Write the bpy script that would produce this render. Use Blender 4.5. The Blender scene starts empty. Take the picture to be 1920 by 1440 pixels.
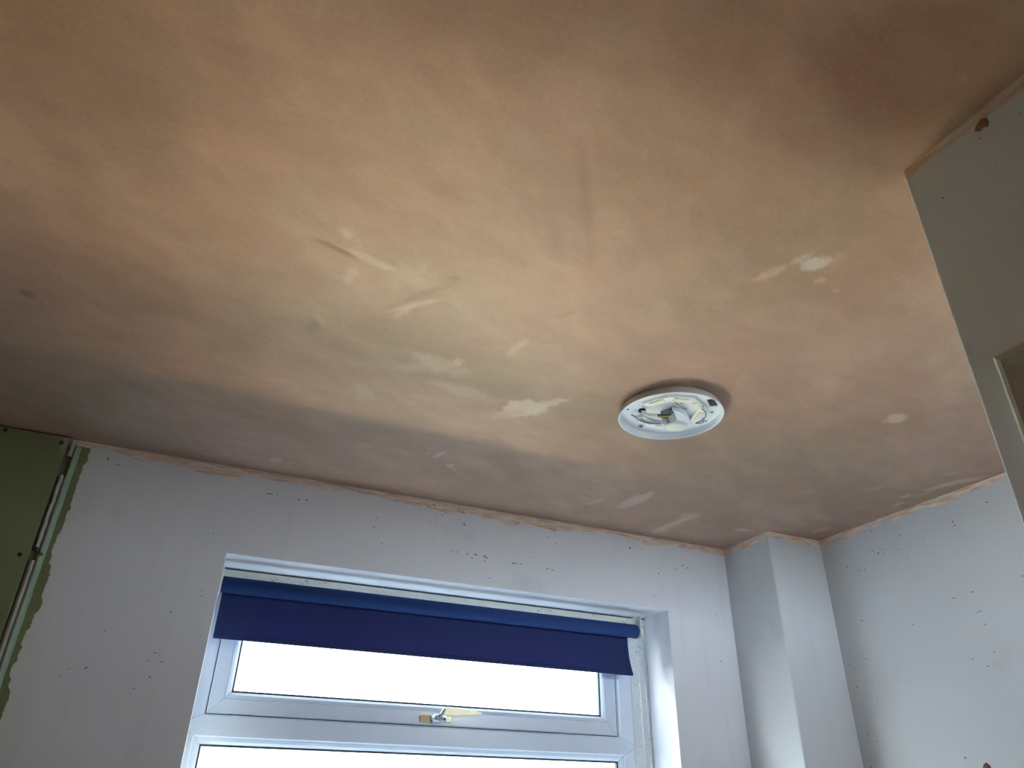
import bpy, bmesh, math, random
import numpy as np
from mathutils import Vector, Matrix

# ---------------------------------------------------------------- camera, light, exposure
SC = 0.9                      # metres per layout unit; the camera is the layout origin
CAM_Z = 1.5
C = bpy.context.scene.collection
scene = bpy.context.scene

F_PX, PITCH, YAW, ROLL = 1364.8, 0.5167, 0.4100, 0.0208
cy_, sy_ = math.cos(YAW), math.sin(YAW)
fwd = Vector((sy_*math.cos(PITCH), cy_*math.cos(PITCH), math.sin(PITCH)))
rgt0 = Vector((cy_, -sy_, 0)); up0 = rgt0.cross(fwd)
cr, sr = math.cos(ROLL), math.sin(ROLL)
rgt = cr*rgt0 + sr*up0; upv = -sr*rgt0 + cr*up0
cd = bpy.data.cameras.new('camera'); cam = bpy.data.objects.new('camera', cd); C.objects.link(cam)
cd.sensor_fit = 'HORIZONTAL'; cd.sensor_width = 36.0; cd.lens = 36.0*F_PX/1920.0
cd.clip_start = 0.02; cd.clip_end = 500
R3 = Matrix((rgt, upv, -fwd)).transposed()
cam.matrix_world = Matrix.Translation((0, 0, CAM_Z)) @ R3.to_4x4()
scene.camera = cam

world = bpy.data.worlds.new('overcast_sky'); scene.world = world; world.use_nodes = True
bg = world.node_tree.nodes['Background']
bg.inputs[0].default_value = (0.86, 0.99, 1.20, 1); bg.inputs[1].default_value = 1.0
sd = bpy.data.lights.new('sun', 'SUN'); sun = bpy.data.objects.new('sun', sd); C.objects.link(sun)
sd.energy = 18.0; sd.color = (1.0, 0.90, 0.76); sd.angle = math.radians(1.0)
sun.rotation_euler = Vector((0.10, 1.0, -1.10)).normalized().to_track_quat('-Z', 'Y').to_euler()
sun.location = (0, -4, 8)

vs = scene.view_settings
vs.view_transform = 'Standard'; vs.look = 'None'; vs.gamma = 1; vs.use_curve_mapping = False
vs.exposure = 4.57
cyc = scene.cycles
cyc.use_denoising = True; cyc.filter_width = 1.2
cyc.max_bounces = 10; cyc.diffuse_bounces = 7; cyc.glossy_bounces = 3; cyc.transmission_bounces = 8
cyc.transparent_max_bounces = 8; cyc.caustics_reflective = False; cyc.caustics_refractive = False

# ---------------------------------------------------------------- layout numbers (units)
H = 1.0; FLOOR = -CAM_Z/SC; D = 2.5839; REV = 0.1896; Y0 = D + REV
XC, RB, RX = 2.1895, 0.2919, 2.474
WX0, WX1, WZ1, WZ0 = 0.096, 1.8557, 0.6927, -0.56
XS, YS = 1.0216, 0.5937
XL, YF = -1.15, -0.95
GZ = FLOOR - 2.9

pd = bpy.data.lights.new('window_sky_portal', 'AREA'); pd.shape = 'RECTANGLE'
pd.size = (WX1-WX0)*SC; pd.size_y = (WZ1-WZ0)*SC; pd.cycles.is_portal = True
po = bpy.data.objects.new('window_sky_portal', pd); C.objects.link(po)
po.location = ((WX0+WX1)/2*SC, (Y0+0.09)*SC, CAM_Z+(WZ0+WZ1)/2*SC)
po.rotation_euler = (math.radians(-90), 0, 0)
pd2 = bpy.data.lights.new('rear_window_portal', 'AREA'); pd2.shape = 'RECTANGLE'  # guides rays through the added fill window
pd2.size = 0.93*SC; pd2.size_y = 0.50*SC; pd2.cycles.is_portal = True
po2 = bpy.data.objects.new('rear_window_portal', pd2); C.objects.link(po2)
po2.location = (1.915*SC, (YS-0.128)*SC, CAM_Z+0.65*SC); po2.rotation_euler = (math.radians(90), 0, 0)

# ---------------------------------------------------------------- helpers
def s2l(c):
    c = c/255.0
    return c/12.92 if c <= 0.04045 else ((c+0.055)/1.055)**2.4
def rgb(r, g, b, a=1.0): return (s2l(r), s2l(g), s2l(b), a)
def W(p): return Vector((p[0]*SC, p[1]*SC, CAM_Z+p[2]*SC))

ABS = {}
def finish(name, bm, mat, parent=None, kind=None, smooth=False, label=None):
    """bm is in layout units; one linked mesh object, origin at its own centre."""
    for v in bm.verts: v.co = W(v.co)
    lo = Vector([min(v.co[i] for v in bm.verts) for i in range(3)])
    hi = Vector([max(v.co[i] for v in bm.verts) for i in range(3)])
    org = (lo+hi)/2
    for v in bm.verts: v.co -= org
    bmesh.ops.recalc_face_normals(bm, faces=bm.faces)
    me = bpy.data.meshes.new(name); bm.to_mesh(me); bm.free()
    if mat is not None: me.materials.append(mat)
    if smooth:
        for p in me.polygons: p.use_smooth = True
    o = bpy.data.objects.new(name, me); C.objects.link(o); o.location = org; ABS[o] = org
    if parent is not None:
        o.parent = parent; o.matrix_parent_inverse = Matrix.Translation(-ABS[parent])
    if kind: o['kind'] = kind
    if label: o['label'] = label
    return o

def empty(name, p, label=None, cat=None, kind=None, group=None):
    o = bpy.data.objects.new(name, None); C.objects.link(o); o.empty_display_size = 0.05
    o.location = W(p); ABS[o] = W(p)
    if label: o['label'] = label
    if cat: o['category'] = cat
    if kind: o['kind'] = kind
    if group: o['group'] = group
    return o

def box(bm, x0, x1, y0, y1, z0, z1, bev=0.0, seg=2):
    vs_ = [bm.verts.new(p) for p in ((x0,y0,z0),(x1,y0,z0),(x1,y1,z0),(x0,y1,z0),(x0,y0,z1),(x1,y0,z1),(x1,y1,z1),(x0,y1,z1))]
    fs = [bm.faces.new([vs_[i] for i in q]) for q in ((0,3,2,1),(4,5,6,7),(0,1,5,4),(1,2,6,5),(2,3,7,6),(3,0,4,7))]
    if bev > 0:
        es = list({e for f in fs for e in f.edges})
        bmesh.ops.bevel(bm, geom=es, offset=bev, segments=seg, affect='EDGES', profile=0.5)

def tube(bm, pts, r, seg=12, cap=True):
    """tube through layout points; r is a number or a list"""
    n = len(pts); rings = []
    pts = [Vector(p) for p in pts]
    rr = r if isinstance(r, (list, tuple)) else [r]*n
    t0 = (pts[1]-pts[0]).normalized()
    a = t0.orthogonal().normalized()
    for i in range(n):
        t = (pts[min(i+1, n-1)]-pts[max(i-1, 0)]).normalized()
        a = (a - t*a.dot(t)).normalized(); b = t.cross(a)
        rings.append([bm.verts.new(pts[i] + (a*math.cos(2*math.pi*k/seg)+b*math.sin(2*math.pi*k/seg))*rr[i]) for k in range(seg)])
    for i in range(n-1):
        for k in range(seg):
            bm.faces.new((rings[i][k], rings[i][(k+1) % seg], rings[i+1][(k+1) % seg], rings[i+1][k]))
    if cap:
        bm.faces.new(rings[0][::-1]); bm.faces.new(rings[-1])

def lathe(bm, cx, cy, prof, seg=96):
    """prof: (radius, z) list, around a vertical axis"""
    rings = []
    for (r, z) in prof:
        if r < 1e-6: rings.append([bm.verts.new((cx, cy, z))])
        else: rings.append([bm.verts.new((cx+r*math.cos(2*math.pi*k/seg), cy+r*math.sin(2*math.pi*k/seg), z)) for k in range(seg)])
    for a, b in zip(rings[:-1], rings[1:]):
        for k in range(seg):
            k2 = (k+1) % seg
            if len(a) == 1 and len(b) == 1: continue
            if len(a) == 1: bm.faces.new((a[0], b[k], b[k2]))
            elif len(b) == 1: bm.faces.new((a[k], a[k2], b[0]))
            else: bm.faces.new((a[k], a[k2], b[k2], b[k]))

def prism(bm, poly, z0, z1, bev=0.0, seg=2):
    """poly (x,y) extruded in z"""
    a = [bm.verts.new((p[0], p[1], z0)) for p in poly]; b = [bm.verts.new((p[0], p[1], z1)) for p in poly]
    n = len(poly); fs = [bm.faces.new(a[::-1]), bm.faces.new(b)]
    for i in range(n): fs.append(bm.faces.new((a[i], a[(i+1) % n], b[(i+1) % n], b[i])))
    if bev > 0:
        es = list({e for f in fs for e in f.edges})
        bmesh.ops.bevel(bm, geom=es, offset=bev, segments=seg, affect='EDGES', profile=0.5)

def frame_ring(bm, x0, x1, z0, z1, wl, wr, wb, wt, prof, seam=0.0016):
    """four mitred members around a rectangle in the wall plane; prof = (fraction of width, y).
    A small V groove is cut along every mitre."""
    def corner(i, f):
        if i == 0: return (x0+wl*f, z0+wb*f)
        if i == 1: return (x1-wr*f, z0+wb*f)
        if i == 2: return (x1-wr*f, z1-wt*f)
        return (x0+wl*f, z1-wt*f)
    for i in range(4):
        j = (i+1) % 4
        rows = []
        for (f, y) in prof:
            a = Vector((corner(i, f)[0], y, corner(i, f)[1])); b = Vector((corner(j, f)[0], y, corner(j, f)[1]))
            d = (b-a).normalized()
            rows.append([bm.verts.new(p) for p in (a+Vector((0, seam*1.3, 0)), a+d*seam, b-d*seam, b+Vector((0, seam*1.3, 0)))])
        for r0, r1 in zip(rows[:-1], rows[1:]):
            for k in range(3): bm.faces.new((r0[k], r0[k+1], r1[k+1], r1[k]))

# ---------------------------------------------------------------- materials
def newmat(name):
    m = bpy.data.materials.new(name); m.use_nodes = True
    nt = m.node_tree; b = nt.nodes['Principled BSDF']
    return m, nt, b
class N:
    def __init__(s, nt): s.nt = nt
    def n(s, t, **kw):
        nd = s.nt.nodes.new(t)
        for k, v in kw.items(): setattr(nd, k, v)
        return nd
    def l(s, a, b): s.nt.links.new(a, b)
    def math(s, op, a, b=None, clamp=False):
        nd = s.n('ShaderNodeMath', operation=op); nd.use_clamp = clamp
        for i, v in enumerate((a, b)):
            if v is None: continue
            if isinstance(v, (int, float)): nd.inputs[i].default_value = v
            else: s.l(v, nd.inputs[i])
        return nd.outputs[0]
    def noise(s, vec, scale, detail=3, rough=0.5, stretch=None):
        if stretch is not None:
            mp = s.n('ShaderNodeVectorMath', operation='MULTIPLY'); s.l(vec, mp.inputs[0]); mp.inputs[1].default_value = stretch
            vec = mp.outputs[0]
        nd = s.n('ShaderNodeTexNoise'); s.l(vec, nd.inputs['Vector'])
        nd.inputs['Scale'].default_value = scale; nd.inputs['Detail'].default_value = detail; nd.inputs['Roughness'].default_value = rough
        return nd.outputs['Fac']
    def smooth(s, v, a, b, c=0.0, d=1.0):
        nd = s.n('ShaderNodeMapRange'); nd.interpolation_type = 'SMOOTHSTEP'
        s.l(v, nd.inputs['Value']); nd.inputs['From Min'].default_value = a; nd.inputs['From Max'].default_value = b
        nd.inputs['To Min'].default_value = c; nd.inputs['To Max'].default_value = d
        return nd.outputs[0]
    def mix(s, f, a, b, blend='MIX'):
        nd = s.n('ShaderNodeMix', data_type='RGBA', blend_type=blend)
        if isinstance(f, (int, float)): nd.inputs[0].default_value = f
        else: s.l(f, nd.inputs[0])
        for i, v in ((6, a), (7, b)):
            if isinstance(v, tuple): nd.inputs[i].default_value = v
            else: s.l(v, nd.inputs[i])
        return nd.outputs[2]
    def pos(s):
        g = s.n('ShaderNodeNewGeometry'); return g.outputs['Position']
    def bump(s, h, strength, dist, bsdf):
        nd = s.n('ShaderNodeBump'); nd.inputs['Strength'].default_value = strength; nd.inputs['Distance'].default_value = dist
        s.l(h, nd.inputs['Height']); s.l(nd.outputs[0], bsdf.inputs['Normal'])

def simple(name, col, rough=0.5, metal=0.0, spec=0.5, var=0.0, scale=30, bump=0.0):
    m, nt, b = newmat(name); k = N(nt)
    b.inputs['Roughness'].default_value = rough; b.inputs['Metallic'].default_value = metal
    b.inputs['Specular IOR Level'].default_value = spec
    if var > 0:
        p = k.pos(); f = k.noise(p, scale, 3)
        dark = tuple(c*(1-var) for c in col[:3])+(1,)
        lite = tuple(min(1, c*(1+var)) for c in col[:3])+(1,)
        k.l(k.mix(f, dark, lite), b.inputs['Base Color'])
        if bump > 0: k.bump(f, bump, 0.001, b)
    else: b.inputs['Base Color'].default_value = col
    return m

PLASTER = rgb(205, 168, 146)
def mat_wall(name, white=(222, 221, 221), band=(0.030, 0.030), green=False, stipple=1.0):
    """old matt white paint; a torn strip of fresh plaster where it meets the ceiling"""
    m, nt, b = newmat(name); k = N(nt); p = k.pos()
    b.inputs['Roughness'].default_value = 0.62; b.inputs['Specular IOR Level'].default_value = 0.25
    sep = k.n('ShaderNodeSeparateXYZ'); k.l(p, sep.inputs[0])
    big = k.noise(p, 2.3, 3); fine = k.noise(p, 60, 2, 0.6)
    w = rgb(*white)
    c = k.mix(big, tuple(x*0.90 for x in w[:3])+(1,), w)
    blot = k.noise(p, 5.0, 4, 0.6)
    c = k.mix(k.smooth(blot, 0.60, 0.82, 0, 0.30), c, rgb(176, 172, 172))
    drag = k.noise(p, 7.0, 4, 0.55, (2.6, 2.6, 0.35))
    c = k.mix(k.smooth(drag, 0.56, 0.74, 0, 0.07), c, rgb(150, 148, 150))
    if green:
        gx = k.math('ADD', sep.outputs['X'], k.math('MULTIPLY', k.math('SUBTRACT', k.noise(p, 9, 5, 0.62), 0.5), 0.07))
        lim = (-0.397)*SC
        halo = k.smooth(gx, lim-0.01, lim+0.10, 0.35, 0)
        c = k.mix(halo, c, rgb(206, 206, 178))
        gm = k.smooth(gx, lim-0.001, lim+0.0015, 1, 0)
        gc = k.mix(k.noise(p, 40, 3), rgb(104, 112, 74), rgb(140, 146, 104))
        c = k.mix(gm, c, gc)
    # plaster band, measured down from the ceiling
    dz = k.math('SUBTRACT', CAM_Z+H*SC, sep.outputs['Z'])
    n1 = k.noise(p, 5.5, 5, 0.62, (1, 1, 1.4)); n2 = k.noise(p, 34, 4, 0.65, (0.5, 0.5, 2.4))
    lim = k.math('ADD', k.math('MULTIPLY', k.math('SUBTRACT', n1, 0.38), band[1]*4.0), band[0]*0.55)
    lim = k.math('ADD', lim, k.math('MULTIPLY', k.math('SUBTRACT', n2, 0.5), 0.035))
    dd = k.math('SUBTRACT', dz, lim)
    bm_ = k.smooth(dd, -0.0025, 0.0025, 1, 0)
    streak = k.noise(p, 50, 4, 0.6, (0.25, 0.25, 2.2))
    pc = k.mix(k.smooth(streak, 0.35, 0.65), rgb(214, 180, 156), rgb(240, 226, 210))
    edge = k.smooth(k.math('ABSOLUTE', k.math('ADD', dd, 0.003)), 0.0, 0.003, 0.40, 0)
    edge = k.math('MULTIPLY', edge, k.smooth(k.noise(p, 26, 3), 0.46, 0.62))
    thin = k.math('MULTIPLY', bm_, k.smooth(k.noise(p, 18, 4, 0.65, (0.5, 0.5, 2.5)), 0.30, 0.50, 0.45, 1.0))
    c = k.mix(thin, c, pc); c = k.mix(edge, c, rgb(168, 120, 98))
    # small dark flecks
    vo = k.n('ShaderNodeTexVoronoi'); k.l(p, vo.inputs['Vector']); vo.inputs['Scale'].default_value = 22
    fm = k.smooth(vo.outputs['Distance'], 0.015, 0.035, 0.35, 0)
    fm = k.math('MULTIPLY', fm, k.smooth(k.noise(p, 3.0, 2), 0.62, 0.72))
    c = k.mix(fm, c, rgb(110, 98, 88))
    k.l(c, b.inputs['Base Color'])
    h = k.math('ADD', k.math('MULTIPLY', fine, 0.35*stipple), k.math('MULTIPLY', big, 0.25))
    h = k.math('ADD', h, k.math('MULTIPLY', bm_, 0.5))
    k.bump(h, 0.25, 0.002, b)
    return m

M_WALLB = mat_wall('white_paint_window_wall', (228, 229, 232), (0.026, 0.024), green=True)
M_WALLR = mat_wall('white_paint_right_wall', (208, 211, 211), (0.022, 0.022))
M_WALLN = mat_wall('dull_paint_near_wall', (220, 222, 228), (0.030, 0.006))
M_BARE = simple('bare_brown_plaster', rgb(148, 126, 112), 0.8, var=0.1, scale=5)
M_FLOOR = simple('grey_floor_screed', rgb(128, 124, 118), 0.6, var=0.2, scale=8)
M_UPVC = simple('white_upvc', rgb(214, 224, 234), 0.28, spec=0.5, var=0.03, scale=14)
M_GASKET = simple('black_rubber_gasket', rgb(44, 56, 62), 0.5, var=0.1)
M_BLACK = simple('black_screw', rgb(20, 18, 18), 0.5, var=0.1)
M_GROUND = simple('pale_concrete_ground', rgb(190, 180, 162), 0.9, var=0.12, scale=1.0)
M_TARMAC = simple('dark_tarmac', rgb(44, 46, 50), 0.9, var=0.2, scale=6)
M_RENDER = simple('pale_grey_render', rgb(158, 166, 176), 0.9, var=0.05, scale=3)
M_LAWN = simple('dark_shaded_lawn', rgb(74, 84, 66), 0.95, var=0.25, scale=3)
GY = 8.6
M_EXT = simple('outer_brick', rgb(150, 118, 98), 0.9, var=0.15, scale=4)

def mat_glass():
    """obscured bathroom glass: part of the daylight passes straight, part is scattered"""
    m, nt, b = newmat('obscured_window_glass'); k = N(nt)
    out = nt.nodes['Material Output']
    tr = k.n('ShaderNodeBsdfTransparent'); tr.inputs[0].default_value = (0.95, 0.97, 0.97, 1)
    tl = k.n('ShaderNodeBsdfTranslucent'); tl.inputs[0].default_value = (0.95, 0.97, 0.98, 1)
    ms = k.n('ShaderNodeMixShader'); ms.inputs[0].default_value = 0.06
    k.l(tr.outputs[0], ms.inputs[1]); k.l(tl.outputs[0], ms.inputs[2])
    gl = k.n('ShaderNodeBsdfGlossy'); gl.inputs['Roughness'].default_value = 0.05
    mx = k.n('ShaderNodeMixShader'); mx.inputs[0].default_value = 0.05; k.l(ms.outputs[0], mx.inputs[1]); k.l(gl.outputs[0], mx.inputs[2])
    k.l(mx.outputs[0], out.inputs['Surface'])
    return m
M_GLASS = mat_glass()

def mat_mould(name, base, x_lim=None, amt=1.0):
    """painted strip with black mould dots"""
    m, nt, b = newmat(name); k = N(nt); p = k.pos()
    b.inputs['Roughness'].default_value = 0.6
    c = k.mix(k.noise(p, 12, 4), tuple(x*0.8 for x in rgb(*base)[:3])+(1,), rgb(*base))
    vo = k.n('ShaderNodeTexVoronoi'); k.l(p, vo.inputs['Vector']); vo.inputs['Scale'].default_value = 170
    dots = k.smooth(vo.outputs['Distance'], 0.10, 0.34, 1, 0)
    where = k.smooth(k.noise(p, 11, 4, 0.6), 0.44, 0.62)
    c = k.mix(k.math('MULTIPLY', k.math('MULTIPLY', dots, where), 0.85*amt, True), c, rgb(64, 68, 66))
    bl = k.smooth(k.noise(p, 26, 4, 0.7), 0.60, 0.70)
    c = k.mix(k.math('MULTIPLY', bl, 0.6*amt), c, rgb(84, 92, 84))
    k.l(c, b.inputs['Base Color']); k.bump(k.noise(p, 90, 3), 0.4, 0.002, b)
    return m
M_MOULD = mat_mould('mould_spotted_cream_paint', (226, 224, 206))
M_MOULDR = mat_mould('mould_spotted_white_paint', (216, 222, 222), amt=0.9)

def mat_cloth(name, front, back, fac):
    m, nt, b = newmat(name); k = N(nt); p = k.pos(); out = nt.nodes['Material Output']
    wv = k.noise(p, 900, 1, 0.5, (1, 1, 1)); big = k.noise(p, 6, 4)
    c = k.mix(big, tuple(x*0.85 for x in front[:3])+(1,), front)
    marks = k.smooth(k.noise(p, 14, 5, 0.65, (1.6, 1, 0.35)), 0.66, 0.74, 0, 0.18)
    c = k.mix(marks, c, rgb(120, 124, 150))
    k.l(c, b.inputs['Base Color']); b.inputs['Roughness'].default_value = 0.7; b.inputs['Specular IOR Level'].default_value = 0.3
    k.bump(wv, 0.2, 0.0006, b)
    t = k.n('ShaderNodeBsdfTranslucent'); t.inputs[0].default_value = back
    mx = k.n('ShaderNodeMixShader'); mx.inputs[0].default_value = fac
    k.l(b.outputs[0], mx.inputs[1]); k.l(t.outputs[0], mx.inputs[2]); k.l(mx.outputs[0], out.inputs['Surface'])
    return m
M_CLOTH = mat_cloth('navy_blind_fabric', rgb(42, 56, 108), rgb(84, 66, 140), 0.20)
M_ROLL = mat_cloth('navy_rolled_fabric', rgb(28, 58, 116), rgb(40, 50, 120), 0.0)

# ---------------------------------------------------------------- numpy noise for the ceiling stains and painted falloff
def vnoise(x, y, seed):
    r = np.random.RandomState(seed); T = r.rand(256, 256)
    xi = np.floor(x).astype(int); yi = np.floor(y).astype(int); fx = x-xi; fy = y-yi
    fx = fx*fx*(3-2*fx); fy = fy*fy*(3-2*fy)
    g = lambda a, b_: T[a % 256, b_ % 256]
    return (g(xi, yi)*(1-fx)+g(xi+1, yi)*fx)*(1-fy)+(g(xi, yi+1)*(1-fx)+g(xi+1, yi+1)*fx)*fy
def fbm(x, y, f, seed, oct_=4, gain=0.5):
    s = 0; a = 1; t = 0
    for o in range(oct_):
        s = s + a*vnoise(x*f*2**o+13.7*o, y*f*2**o+7.1*o, seed+o); t += a; a *= gain
    return s/t
def sstep(v, a, b_):
    t = np.clip((v-a)/(b_-a), 0, 1); return t*t*(3-2*t)
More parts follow.
